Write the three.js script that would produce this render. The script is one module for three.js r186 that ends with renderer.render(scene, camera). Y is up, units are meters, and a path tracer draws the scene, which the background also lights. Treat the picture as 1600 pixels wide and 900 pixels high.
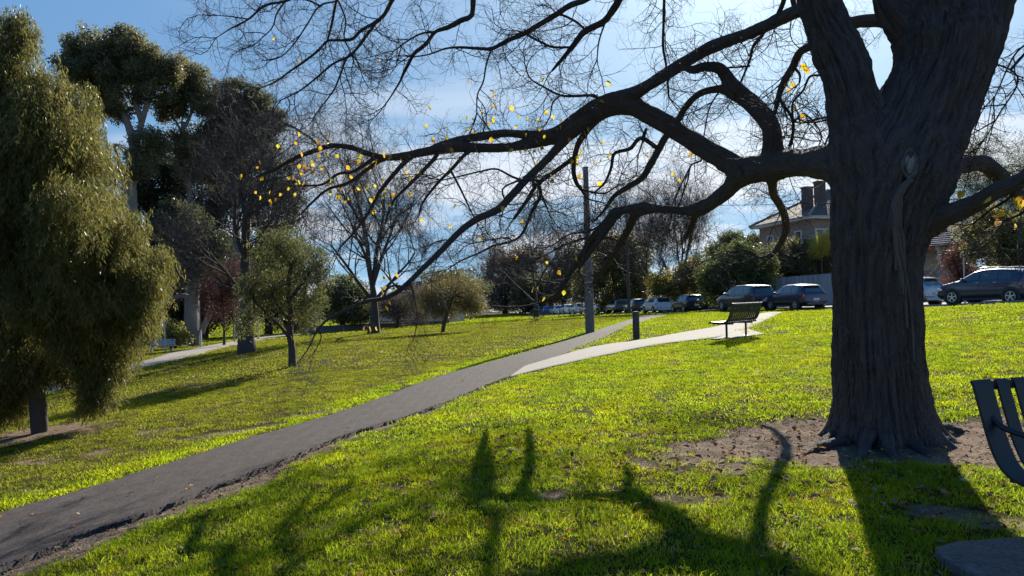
import * as THREE from 'three';
import { mergeGeometries } from 'three/addons/utils/BufferGeometryUtils.js';
import { RoundedBoxGeometry } from 'three/addons/geometries/RoundedBoxGeometry.js';
import { ImprovedNoise } from 'three/addons/math/ImprovedNoise.js';

// ---------------------------------------------------------------- camera, sky, sun, exposure
const DEG = Math.PI / 180, F = 1232, EYE = 1.5;                     // F: focal length in pixels of the 1600 x 900 photograph
const scene = new THREE.Scene();
const camera = new THREE.PerspectiveCamera(2 * Math.atan(450 / F) / DEG, 16 / 9, 0.1, 3000);
camera.position.set(0, EYE, 0);
camera.rotation.order = 'YXZ';
camera.rotation.set(0.93 * DEG, 0, -1.5 * DEG);
camera.updateMatrixWorld(true);
const renderer = new THREE.WebGLRenderer({ antialias: true });
renderer.setSize(1024, 576);
renderer.toneMapping = THREE.LinearToneMapping;
renderer.toneMappingExposure = 2.45;
renderer.shadowMap.enabled = true;

const N3 = new ImprovedNoise();
const noise = (x, y, z = 0) => N3.noise(x + 31.7, y + 17.3, z + 5.1);
function fbm(x, y, z = 0, o = 4) { let s = 0, a = 0.5, f = 1; for (let i = 0; i < o; i++) { s += a * noise(x * f, y * f, z * f + i * 7.7); a *= 0.5; f *= 2.03; } return s; }
const sstep = (a, b, x) => { const t = Math.min(1, Math.max(0, (x - a) / (b - a))); return t * t * (3 - 2 * t); };
const mix = (a, b, t) => a + (b - a) * t;
function rng(seed) { let a = seed >>> 0; return () => { a = (a + 0x6D2B79F5) >>> 0; let t = a; t = Math.imul(t ^ (t >>> 15), t | 1); t ^= t + Math.imul(t ^ (t >>> 7), t | 61); return ((t ^ (t >>> 14)) >>> 0) / 4294967296; }; }
const V = (x, y, z) => new THREE.Vector3(x, y, z);

const SUN_AZ = 20 * DEG, SUN_EL = 28 * DEG;
const sunDir = V(Math.sin(SUN_AZ) * Math.cos(SUN_EL), Math.sin(SUN_EL), -Math.cos(SUN_AZ) * Math.cos(SUN_EL));
{
  const W = 2048, H = 1024, data = new Float32Array(W * H * 4), d = V(0, 0, 0);
  for (let j = 0; j < H; j++) {
    const el = ((j + 0.5) / H - 0.5) * Math.PI, y = Math.sin(el), c = Math.cos(el);
    for (let i = 0; i < W; i++) {
      const az = ((i + 0.5) / W - 0.5) * 2 * Math.PI;
      d.set(c * Math.cos(az), y, c * Math.sin(az));
      const e = Math.max(0, el / DEG), g = Math.acos(Math.min(1, d.dot(sunDir))) / DEG;
      const t = Math.pow(Math.min(1, e / 60), 0.36);                 // clear air: pale near the horizon, deep blue overhead
      let r = mix(0.34, 0.000, t), gg = mix(0.64, 0.130, t), b = mix(0.88, 0.47, t);
      const m = 1.35 * Math.exp(-g / 10) + 0.36 * Math.exp(-g / 25);  // haze scattered forward round the sun
      r += m * 0.90; gg += m * 0.96; b += m * 0.86;
      // streaky cloud low over the horizon and thin veils above it
      if (el > -0.02) {
        const yy = Math.max(0.02, y) + 0.10, px = d.x / yy, pz = d.z / yy;
        let n = fbm(px * 0.42 + 3.1, pz * 0.85 + 1.7, 0.4, 5) + 0.35 * fbm(px * 1.9, pz * 3.6, 4.2, 4);
        const low = 1 - sstep(4, 19, e);
        let k = sstep(-0.06, 0.24, n + 0.13 * low - 0.20 * sstep(10, 26, e)) * (0.10 + 0.85 * low);
        k *= 0.9;
        const lit = 0.80 + 0.32 * Math.exp(-g / 40);
        r = mix(r, 1.02 * lit + m * 0.4, k); gg = mix(gg, 1.03 * lit + m * 0.4, k); b = mix(b, 1.07 * lit + m * 0.4, k);
      }
      if (el < 0) { r = mix(r, 0.16, 0.8); gg = mix(gg, 0.17, 0.8); b = mix(b, 0.14, 0.8); }
      const o = (j * W + i) * 4;
      data[o] = r * 0.412; data[o + 1] = gg * 0.412; data[o + 2] = b * 0.412; data[o + 3] = 1;
    }
  }
  const sky = new THREE.DataTexture(data, W, H, THREE.RGBAFormat, THREE.FloatType);
  sky.mapping = THREE.EquirectangularReflectionMapping; sky.magFilter = THREE.LinearFilter; sky.minFilter = THREE.LinearFilter;
  sky.needsUpdate = true;
  scene.background = sky; scene.environment = sky;
}
const sun = new THREE.DirectionalLight(new THREE.Color(1.0, 0.93, 0.80), 5.0);
sun.position.copy(sunDir).multiplyScalar(150).add(V(0, 0, -30)); sun.target.position.set(0, 0, -30);
sun.castShadow = true; sun.shadow.mapSize.set(4096, 4096); sun.shadow.radius = 1.2;
Object.assign(sun.shadow.camera, { left: -80, right: 80, top: 80, bottom: -80, near: 1, far: 400 });
scene.add(sun, sun.target);

// ---------------------------------------------------------------- helpers
const Q = camera.quaternion.clone();
const hor = (px) => 470 - (px - 800) * 0.0262;                       // the eye's horizon line in the photograph
function at(px, py, d) { return V((px - 800) / F, -(py - 450) / F, -1).multiplyScalar(d).applyQuaternion(Q).add(camera.position); }
function toPx(p) { const q = p.clone().sub(camera.position).applyQuaternion(Q.clone().invert()); return [800 - q.x / q.z * F, 450 + q.y / q.z * F, -q.z]; }
const taken = {};
function numbered(n) { taken[n] = (taken[n] ?? -1) + 1; return taken[n] ? n + '_' + String(taken[n]).padStart(3, '0') : n; }
function shade(o) { o.traverse(c => { if (c.isMesh) { c.castShadow = true; c.receiveShadow = true; } }); return o; }
function tag(o, label, category, group, kind) { o.userData.label = label; if (category) o.userData.category = category; if (group) o.userData.group = group; if (kind) o.userData.kind = kind; return o; }
function thing(name, label, category, pos, group, turn = 0) {
  const o = new THREE.Group(); o.name = numbered(name); o.position.copy(pos); o.rotation.y = turn; scene.add(o);
  return tag(o, label, category, group);
}
function part(parent, name, geo, mat, world = false) {              // world: the geometry is in world coordinates, the parent only moved
  if (world) geo.translate(-parent.position.x, -parent.position.y, -parent.position.z);
  const m = new THREE.Mesh(geo, mat); m.name = name; m.castShadow = m.receiveShadow = true; parent.add(m); return m;
}
function structure(name, geo, mat) {
  const m = new THREE.Mesh(geo, mat); m.name = numbered(name); m.userData.kind = 'structure'; m.castShadow = m.receiveShadow = true; scene.add(m); return m;
}
const C = (r, g, b) => new THREE.Color().setRGB(r, g, b);
const std = (r, g, b, o = {}) => new THREE.MeshStandardMaterial({ color: C(r, g, b), roughness: 0.85, ...o });
function tex(w, h, fn, srgb = false) {                              // fn(u, v) -> grey or [r, g, b], 0..1
  const a = new Uint8Array(w * h * 4);
  for (let j = 0; j < h; j++) for (let i = 0; i < w; i++) {
    let c = fn(i / w, j / h); if (!Array.isArray(c)) c = [c, c, c];
    const o = (j * w + i) * 4; for (let k = 0; k < 3; k++) a[o + k] = Math.max(0, Math.min(255, Math.round(c[k] * 255))); a[o + 3] = 255;
  }
  const t = new THREE.DataTexture(a, w, h, THREE.RGBAFormat, THREE.UnsignedByteType);
  t.wrapS = t.wrapT = THREE.RepeatWrapping; t.magFilter = THREE.LinearFilter; t.minFilter = THREE.LinearMipmapLinearFilter; t.generateMipmaps = true;
  if (srgb) t.colorSpace = THREE.SRGBColorSpace; t.needsUpdate = true; return t;
}
const ring = (u, v, k, s = 0) => { const a = u * 2 * Math.PI, b = v * 2 * Math.PI, r = k / (2 * Math.PI); return noise(Math.cos(a) * r + s, Math.sin(a) * r + Math.cos(b) * r * 0.73, Math.sin(b) * r - s); }; // tiles in u and v
const xf = (g, x, y, z, ry = 0) => { if (ry) g.rotateY(ry); g.translate(x, y, z); return g; };
const box = (w, h, d, x = 0, y = 0, z = 0, r = 0) => xf(r ? new RoundedBoxGeometry(w, h, d, 2, r) : new THREE.BoxGeometry(w, h, d), x, y, z);
function bar(a, b, ra, rb = ra, n = 8) {                            // a closed round bar from a to b
  const d = b.clone().sub(a), g = new THREE.CylinderGeometry(rb, ra, d.length(), n);
  g.applyQuaternion(new THREE.Quaternion().setFromUnitVectors(V(0, 1, 0), d.clone().normalize())); const m = a.clone().add(b).multiplyScalar(0.5);
  return g.translate(m.x, m.y, m.z);
}
const clean = gs => mergeGeometries(gs.map(g => { const q = g.index ? g.toNonIndexed() : g; for (const k of Object.keys(q.attributes)) if (!['position', 'normal', 'uv'].includes(k)) q.deleteAttribute(k); return q; }));

// ---------------------------------------------------------------- the lie of the land: heights read at places whose distance is known
const CTRL = [[1380, 695, 8.1], [1500, 870, 4.5], [800, 900, 4.25], [1200, 900, 4.15], [1100, 700, 7.6], [1000, 620, 11.5],
  [0, 850, 6.9], [200, 770, 8.3], [400, 695, 11.0], [600, 642, 13.2], [62, 672, 15.0], [457, 573, 25], [385, 551, 36], [690, 521, 45], [583, 521, 49], [252, 551, 52],
  [100, 608, 29], [420, 524, 82], [922, 520, 32], [994, 531, 26.5], [1148, 529, 22], [800, 587, 17.2], [1300, 484, 42], [1300, 560, 15.5], [1450, 482, 34],
  [1540, 476, 33], [1590, 600, 10.5], [1210, 487.5, 45], [870, 493, 115], [1025, 489, 75], [1075, 488, 67], [1165, 485.5, 50], [1240, 484.5, 47], [1545, 477, 35.5], [780, 496, 130], [300, 700, 12.3], [150, 640, 19]]
  .map(([px, py, d]) => { const p = at(px, py, d); return [p.x, p.z, p.y]; });
CTRL.push([0, 0, 0], [3, 1, 0.05], [-3, 1, -0.3], [0, 8, 0.1], [-14, 4, -1.6], [14, 4, 0.7], [-30, -20, -2.2], [26, -16, 1.3], [-50, -50, -2.0], [36, -40, 1.3], [-40, -100, -1.4], [40, -80, 1.0], [30, -120, 0.0], [24, -50, 0.75], [20, -70, 0.3]);
const MQ = 3, phi = r2 => -Math.sqrt(r2 + MQ * MQ);
const RBF = (() => {
  const n = CTRL.length, A = [];
  for (let i = 0; i < n; i++) { const row = []; for (let j = 0; j < n; j++) row.push(phi((CTRL[i][0] - CTRL[j][0]) ** 2 + (CTRL[i][1] - CTRL[j][1]) ** 2) + (i === j ? 0.3 : 0)); row.push(1, CTRL[i][2]); A.push(row); }
  const last = new Array(n).fill(1); last.push(0, 0); A.push(last);
  const m = n + 1;
  for (let c = 0; c < m; c++) {
    let p = c; for (let r = c + 1; r < m; r++) if (Math.abs(A[r][c]) > Math.abs(A[p][c])) p = r;
    [A[c], A[p]] = [A[p], A[c]];
    for (let r = 0; r < m; r++) if (r !== c) { const f = A[r][c] / A[c][c]; if (f) for (let k = c; k <= m; k++) A[r][k] -= f * A[c][k]; }
  }
  return A.map((r, i) => r[m] / r[i]);
})();
function land(x, z) {
  let s = RBF[CTRL.length];
  for (let i = 0; i < CTRL.length; i++) s += RBF[i] * phi((x - CTRL[i][0]) ** 2 + (z - CTRL[i][1]) ** 2);
  const far = sstep(120, 230, Math.hypot(x, z));
  return mix(s, -0.6, far);
}
const swell = (x, z) => 0.022 * noise(x * 0.9, z * 0.9, 2) + 0.012 * noise(x * 2.7, z * 2.7, 9);
function hit(px, py) {                                               // where the ray through a pixel meets the ground
  const dir = at(px, py, 1).sub(camera.position); let t = 0.5, p = camera.position.clone(), prev = p.clone();
  for (let i = 0; i < 4000; i++) { prev.copy(p); t *= 1.004; t += 0.004; p.copy(dir).multiplyScalar(t).add(camera.position); if (p.y < land(p.x, p.z)) break; }
  for (let i = 0; i < 14; i++) { const m = prev.clone().add(p).multiplyScalar(0.5); if (m.y < land(m.x, m.z)) p.copy(m); else prev.copy(m); }
  p.y = land(p.x, p.z); return p;
}
const ground = (x, z, up = 0) => V(x, land(x, z) + up, z);
function standAt(px, py, d) { const p = at(px, py, d); p.y = land(p.x, p.z); return p; }

function resample(pts, n) {                                         // even steps along a smooth curve through the points
  return new THREE.CatmullRomCurve3(pts, false, 'centripetal').getSpacedPoints(n);
}
const trace = list => list.map(([x, y]) => hit(x, y));
const asphaltL = resample(trace([[-120, 846], [0, 804], [150, 761], [281, 720], [375, 690], [450, 669], [525, 647], [600, 621], [652, 601], [720, 579], [800, 557], [869, 537], [917, 522], [955, 509], [993, 497], [1040, 489.5]]), 90);
const asphaltR = resample(trace([[-60, 915], [0, 889], [75, 862], [150, 829], [225, 806], [300, 776], [375, 750], [450, 718], [525, 688], [600, 664], [679, 637], [766, 601], [805, 586], [883, 553], [914, 539], [955, 522], [989, 507], [1020, 498.5], [1053, 491]]), 90);
const concreteL = resample(trace([[822, 573], [872, 558], [938, 541], [1007, 531], [1069, 520], [1110, 513], [1140, 505], [1160, 498], [1178, 492.5], [1204, 488.5]]), 50);
const concreteR = resample(trace([[797, 591], [870, 573], [948, 556], [989, 547], [1041, 538], [1093, 532], [1130, 526], [1165, 515], [1196, 501], [1222, 489]]), 50);
const farPathL = resample(trace([[-90, 640], [60, 605], [140, 587], [233, 562], [272, 551], [330, 539.5], [373, 532], [440, 522], [520, 512]]), 50);
const farPathR = resample(trace([[-90, 660], [78, 614], [206, 580], [288, 560], [373, 539], [440, 527], [520, 515]]), 50);
const roadMid = resample([[46, 5], [30, -22], [25.5, -34], [22.0, -46], [20.3, -57], [19.0, -68], [17.6, -80], [11.5, -118], [5, -150], [-9, -200]].map(([x, z]) => V(x, 0, z)), 80);
const roadSide = s => roadMid.map((p, i) => { const a = roadMid[Math.max(0, i - 1)], b = roadMid[Math.min(80, i + 1)], t = b.clone().sub(a).normalize(); return V(p.x + t.z * s, 0, p.z - t.x * s); });
const roadL = roadSide(4.3), roadR = roadSide(-4.3);
const parkSide = (x, z) => { let b = roadL[0]; for (const p of roadL) if (Math.abs(p.z - z) < Math.abs(b.z - z)) b = p; return x < b.x - 0.3; };
const polyOf = (l, r) => [...l, ...[...r].reverse()].map(p => [p.x, p.z]);
function inside(poly, x, z) { let c = false; for (let i = 0, j = poly.length - 1; i < poly.length; j = i++) { const [a, b] = poly[i], [e, f] = poly[j]; if ((b > z) !== (f > z) && x < (e - a) * (z - b) / (f - b) + a) c = !c; } return c; }
function away(line, x, z) { let m = 1e9; for (let i = 0; i < line.length - 1; i++) { const a = line[i], b = line[i + 1], ex = b.x - a.x, ez = b.z - a.z, t = Math.max(0, Math.min(1, ((x - a.x) * ex + (z - a.z) * ez) / (ex * ex + ez * ez))); const q = (a.x + ex * t - x) ** 2 + (a.z + ez * t - z) ** 2; if (q < m) m = q; } return Math.sqrt(m); }
const POLY = { asphalt: polyOf(asphaltL, asphaltR), concrete: polyOf(concreteL, concreteR), far: polyOf(farPathL, farPathR), road: polyOf(roadL, roadR) };
const padCorners = trace([[1112, 532.5], [1150, 530], [1194, 524], [1168, 516]]);
POLY.pad = padCorners.map(p => [p.x, p.z]);
const treeBase = standAt(1380, 692, 8.2), leftTreeBase = standAt(62, 672, 15), smallTreeBase = standAt(457, 573, 25);
const slabPts = [[2.30, -4.30], [2.36, -4.47], [2.52, -4.56], [2.9, -4.63], [4.6, -4.72], [4.8, -4.0], [4.8, -2.2], [2.6, -2.2], [2.35, -3.2]];
POLY.slab = slabPts;
const leftOfPath = (x, z) => { let bi = 0, m = 1e9; for (let i = 0; i < asphaltL.length - 1; i++) { const q = (asphaltL[i].x - x) ** 2 + (asphaltL[i].z - z) ** 2; if (q < m) { m = q; bi = i; } } const a = asphaltL[bi], b = asphaltL[bi + 1]; return (b.x - a.x) * (z - a.z) - (b.z - a.z) * (x - a.x) < 0; };
const baldSpots = [[1090, 775, 0.42], [1150, 735, 0.45], [1260, 720, 0.5], [860, 772, 0.3], [330, 680, 0.7], [420, 665, 0.6], [250, 672, 0.6], [480, 648, 0.5], [60, 720, 0.5], [150, 705, 0.4], [1560, 815, 0.5], [1480, 800, 0.35], [610, 760, 0.2], [520, 640, 0.4]].map(([x, y, r]) => [hit(x, y), r]);
// how the turf grows: cover 0 (bare earth) .. 1 (full), dry 0 (lush) .. 1 (worn, olive)
function turf(x, z) {
  const r = Math.hypot(x, z), n = fbm(x * 0.8, z * 0.8, 3, 4), n2 = fbm(x * 3.1, z * 3.1, 8, 3);
  let cover = 1, dry = 0.25 + 0.5 * n, left = false, dL = 9, dR = 9;
  if (r < 70) {
    left = leftOfPath(x, z);
    if (left) {
      dL = away(asphaltL, x, z);
      dry = 0.74 + 0.55 * n - 0.7 * (1 - sstep(0.2, 1.5, dL + 0.7 * n));
      const worn = sstep(0.16, 0.42, n + 0.35 * n2 + 0.14 * (1 - sstep(1.0, 4.0, Math.abs(dL - 1.6))));
      cover -= 0.62 * worn * (1 - sstep(14, 40, r));
      cover -= 0.9 * (1 - sstep(0.02, 0.12, dL + 0.12 * n2)) * (1 - sstep(12, 26, r));
      const lt = Math.hypot(x - leftTreeBase.x, z - leftTreeBase.z);
      cover -= (1 - sstep(0.6, 1.9, lt + 1.1 * n));
    } else if (r < 30) {
      dR = away(asphaltR, x, z);
      const w = mix(0.50, 0.12, sstep(5, 15, r)) * (1 + 1.2 * n + 0.5 * n2);
      cover -= 1.0 * (1 - sstep(w * 0.7, w * 1.25 + 0.03, dR));
      const ex = (x - 3.75) / 2.65, ez = (z + 7.95) / 1.46, e = Math.sqrt(ex * ex + ez * ez) + 0.75 * n + 0.42 * n2 + 0.10 * noise(x * 8, z * 8, 6);
      cover -= 1.05 * (1 - sstep(0.78, 1.02, e));
    }
  }
  for (const [p, q] of baldSpots) { const e = Math.hypot(x - p.x, (z - p.z) * 1.2) / q + 0.9 * n + 0.5 * n2; if (e < 1.2) cover -= 0.75 * (1 - sstep(0.45, 1.1, e)); }
  if (r < 14) { const n3 = noise(x * 6.5, z * 6.5, 1.5) + 0.6 * noise(x * 15, z * 15, 3.5); cover -= 0.42 * sstep(0.16, 0.5, n3) * (1 - sstep(9, 14, r)); }
  if (n2 > 0.16) cover -= 0.45 * sstep(0.16, 0.36, n2);
  return { cover: Math.max(0, Math.min(1, cover)), dry: Math.max(0, Math.min(1, dry)), left, dL, dR, n, n2 };
}

// ---------------------------------------------------------------- ground sheet
const grain = tex(512, 512, (u, v) => { const a = 0.5 + 0.28 * ring(u, v, 60) + 0.22 * ring(u, v, 150, 3) + 0.25 * ring(u, v, 20, 7); return 0.62 + 0.38 * (a - 0.5) * 2; });
const grainBump = tex(512, 512, (u, v) => 0.5 + 0.3 * ring(u, v, 50, 1) + 0.25 * ring(u, v, 130, 5));
{
  const ths = []; for (let i = 0; i <= 400; i++) ths.push((-44 + 88 * i / 400) * DEG); for (let i = 1; i < 60; i++) ths.push((44 + 272 * i / 60) * DEG);
  const rs = [0.0]; for (let r = 0.5; r < 2.6; r += 0.3) rs.push(r); for (let r = 2.6; r < 46; r *= 1.0072) rs.push(r); for (let r = 46; r < 1500; r *= 1.075) rs.push(r);
  const nt = ths.length, pos = [], col = [], uv = [], idx = [];
  for (const r of rs) for (const th of ths) {
    const x = Math.sin(th) * r, z = -Math.cos(th) * r, inView = Math.abs(th) < 45 * DEG && r < 60;
    const t = inView ? turf(x, z) : { cover: 1, dry: 0.5, n: 0, n2: 0 };
    const bare = 1 - t.cover;
    pos.push(x, land(x, z) + (r < 60 ? swell(x, z) : 0) - 0.018 * bare + (inView && r < 20 ? bare * 0.016 * noise(x * 9, z * 9, 4) : 0), z);
    const g = [mix(0.050, 0.075, t.dry), mix(0.058, 0.064, t.dry), mix(0.010, 0.022, t.dry)];
    const pale = t.n2 > 0.02 ? 1.35 : 1, s = [0.205 * pale, 0.150 * pale, 0.108 * pale], w = sstep(0.58, 0.92, bare + 0.2 * t.n2);
    col.push(mix(g[0], s[0], w), mix(g[1], s[1], w), mix(g[2], s[2], w)); uv.push(x, z);
  }
  for (let j = 0; j < rs.length - 1; j++) for (let i = 0; i < nt; i++) { const a = j * nt + i, b = j * nt + (i + 1) % nt; idx.push(a, a + nt, b, b, a + nt, b + nt); }
  const g = new THREE.BufferGeometry(); g.setAttribute('position', new THREE.Float32BufferAttribute(pos, 3)); g.setAttribute('color', new THREE.Float32BufferAttribute(col, 3)); g.setAttribute('uv', new THREE.Float32BufferAttribute(uv, 2)); g.setIndex(idx);
  for (let k = 0; k < idx.length; k += 3) { const t = idx[k + 1]; idx[k + 1] = idx[k + 2]; idx[k + 2] = t; } g.setIndex(idx); g.computeVertexNormals();
  if (g.attributes.normal.getY(nt * 100) < 0) { for (let k = 0; k < idx.length; k += 3) { const t = idx[k + 1]; idx[k + 1] = idx[k + 2]; idx[k + 2] = t; } g.setIndex(idx); g.computeVertexNormals(); }
  structure('ground', g, new THREE.MeshPhysicalMaterial({ vertexColors: true, map: grain, bumpMap: grainBump, bumpScale: 0.02, roughness: 1, specularIntensity: 0.08 }));
}
// ---------------------------------------------------------------- paths, road
function strip(L, R, m, lift, rough, seed) {                         // a slab between two edge lines, laid on the land, with sides
  const n = L.length, pos = [], uv = [], idx = []; let run = 0;
  for (let i = 0; i < n; i++) {
    if (i) run += L[i].clone().add(R[i]).multiplyScalar(0.5).distanceTo(L[i - 1].clone().add(R[i - 1]).multiplyScalar(0.5));
    const wid = Math.hypot(L[i].x - R[i].x, L[i].z - R[i].z);
    for (let k = -1; k <= m + 1; k++) {
      let t = Math.max(0, Math.min(m, k)) / m;
      const j = (k <= 0 ? -1 : k >= m ? 1 : 0) * rough * (fbm(run * 2.3, k <= 0 ? 3 : 11, seed, 4)) / Math.max(0.3, wid);
      t += j;
      const x = mix(L[i].x, R[i].x, t), z = mix(L[i].z, R[i].z, t), side = k < 0 || k > m;
      pos.push(x, land(x, z) + (side ? -0.08 : lift + 0.004 * noise(x * 2, z * 2, seed) - ((k === 0 || k === m) ? 0.012 : 0)), z); uv.push(t * wid, run);
    }
  }
  const w = m + 3;
  for (let i = 0; i < n - 1; i++) for (let k = 0; k < w - 1; k++) { const a = i * w + k; idx.push(a, a + 1, a + w, a + 1, a + w + 1, a + w); }
  const g = new THREE.BufferGeometry(); g.setAttribute('position', new THREE.Float32BufferAttribute(pos, 3)); g.setAttribute('uv', new THREE.Float32BufferAttribute(uv, 2)); g.setIndex(idx); g.computeVertexNormals();
  if (g.attributes.normal.getY(Math.floor(w * n / 2)) < 0) { for (let k = 0; k < idx.length; k += 3) [idx[k + 1], idx[k + 2]] = [idx[k + 2], idx[k + 1]]; g.setIndex(idx); g.computeVertexNormals(); }
  return g;
}
const finer = (a, n) => resample(a, n);
const asphaltMap = tex(1024, 1024, (u, v) => { const s = ring(u, v, 170, 2), p = ring(u, v, 8, 9), q = ring(u, v, 320, 4); const k = 0.50 + 0.16 * s + 0.12 * q + 0.16 * p + 0.34 * ring(u, v, 46, 12) + 0.26 * ring(u, v, 84, 15); return [k * 1.02, k * 0.99, k]; });
const asphaltBump = tex(1024, 1024, (u, v) => 0.5 + 0.3 * ring(u, v, 200, 6) + 0.3 * ring(u, v, 330, 1));
const asphaltMat = new THREE.MeshPhysicalMaterial({ specularIntensity: 0.25, color: C(0.112, 0.096, 0.088), map: asphaltMap, bumpMap: asphaltBump, bumpScale: 0.006, roughness: 0.9 });
const concreteMap = tex(512, 512, (u, v) => { const k = 0.80 + 0.10 * ring(u, v, 6, 1) + 0.10 * ring(u, v, 40, 3) + 0.08 * ring(u, v, 170, 5); return [k, k * 0.985, k * 0.95]; });
const concreteMat = new THREE.MeshPhysicalMaterial({ specularIntensity: 0.4, color: C(0.275, 0.252, 0.226), map: concreteMap, bumpMap: grainBump, bumpScale: 0.003, roughness: 0.92 });
structure('asphalt_path', strip(finer(asphaltL, 700), finer(asphaltR, 700), 14, 0.035, 0.16, 1.3), asphaltMat);
structure('concrete_path', strip(finer(concreteL, 220), finer(concreteR, 220), 8, 0.045, 0.05, 4.4), concreteMat);
structure('park_path', strip(finer(farPathL, 200), finer(farPathR, 200), 8, 0.04, 0.1, 7.1), concreteMat);
structure('street', strip(roadL, roadR, 8, 0.02, 0.0, 2.2), new THREE.MeshStandardMaterial({ color: C(0.14, 0.14, 0.145), map: asphaltMap, roughness: 0.9 }));
function flatSlab(pts, lift, thick) {
  const s = new THREE.Shape(pts.map(([x, z]) => new THREE.Vector2(x, -z))), g = new THREE.ExtrudeGeometry(s, { depth: thick, bevelEnabled: true, bevelSize: 0.012, bevelThickness: 0.012, bevelSegments: 2 });
  g.rotateX(-Math.PI / 2); const p = g.attributes.position; const c = pts.reduce((a, q) => [a[0] + q[0] / pts.length, a[1] + q[1] / pts.length], [0, 0]);
  for (let i = 0; i < p.count; i++) p.setY(i, p.getY(i) - thick - 0.012 + lift + land(p.getX(i), p.getZ(i)));
  g.computeVertexNormals(); const uv = []; for (let i = 0; i < p.count; i++) uv.push(p.getX(i), p.getZ(i)); g.setAttribute('uv', new THREE.Float32BufferAttribute(uv, 2)); return g;
}
structure('bench_pad', flatSlab(padCorners.map(p => [p.x, p.z]), 0.052, 0.1), concreteMat);
structure('bench_slab', flatSlab(slabPts, 0.05, 0.12), new THREE.MeshStandardMaterial({ color: C(0.16, 0.155, 0.15), map: asphaltMap, bumpMap: asphaltBump, bumpScale: 0.003, roughness: 0.95 }));
{ // kerb on the park's side of the street
  const kl = roadSide(4.3), kr = roadSide(4.5); structure('kerb', strip(kl, kr, 2, 0.13, 0, 3.1), concreteMat);
  const kl2 = roadSide(-4.3), kr2 = roadSide(-6.2); structure('pavement', strip(kl2, kr2, 4, 0.13, 0, 3.4), concreteMat);
}

// ---------------------------------------------------------------- grass
function scatter(name, geo, mat, list, parent, label, category) {    // list of [Matrix4, Color]
  const m = new THREE.InstancedMesh(geo, mat, list.length); m.name = parent ? name : numbered(name); m.castShadow = m.receiveShadow = true;
  list.forEach(([a, c], i) => { m.setMatrixAt(i, a); m.setColorAt(i, c); });
  m.userData.kind = 'stuff'; if (label) tag(m, label, category);
  (parent || scene).add(m); return m;
}
function tuft(seed, n, rad, hMin, hMax, wid, lean) {                 // blades of grass, each bent over
  const R = rng(seed), pos = [], idx = [];
  for (let i = 0; i < n; i++) {
    const a = R() * 6.283, q = Math.sqrt(R()) * rad, x = Math.cos(a) * q, z = Math.sin(a) * q, h = mix(hMin, hMax, R() ** 1.4), b = R() * 6.283, l = h * lean * (0.4 + R()), w = wid * (0.6 + 0.7 * R());
    const dx = Math.cos(b), dz = Math.sin(b), f = R() * 6.283, sx = Math.cos(f) * w, sz = Math.sin(f) * w, o = pos.length / 3;
    pos.push(x - sx, -0.012, z - sz, x + sx, -0.012, z + sz,
      x + dx * l * 0.28 - sx * 0.9, h * 0.55, z + dz * l * 0.28 - sz * 0.9, x + dx * l * 0.28 + sx * 0.9, h * 0.55, z + dz * l * 0.28 + sz * 0.9,
      x + dx * l, h * (1 - 0.22 * lean), z + dz * l);
    idx.push(o, o + 1, o + 2, o + 1, o + 3, o + 2, o + 2, o + 3, o + 4);
  }
  const g = new THREE.BufferGeometry(); g.setAttribute('position', new THREE.Float32BufferAttribute(pos, 3)); g.setIndex(idx); g.computeVertexNormals(); return g;
}
const leafMat = (t = 0.45, o = {}) => new THREE.MeshPhysicalMaterial({ color: 0xffffff, roughness: 1, transmission: t, thickness: 0, side: THREE.DoubleSide, specularIntensity: 0.06, ...o });
const grassMat = leafMat(0.58);
const skip = (x, z, m = 0) => inside(POLY.asphalt, x, z) || inside(POLY.concrete, x, z) || inside(POLY.pad, x, z) || inside(POLY.far, x, z) || inside(POLY.road, x, z) || inside(POLY.slab, x, z);
const M4 = new THREE.Matrix4(), QT = new THREE.Quaternion(), EU = new THREE.Euler();
const place = (x, y, z, rx, ry, rz, sx, sy = sx, sz = sx) => new THREE.Matrix4().compose(V(x, y, z), new THREE.Quaternion().setFromEuler(EU.set(rx, ry, rz)), V(sx, sy, sz));
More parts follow.
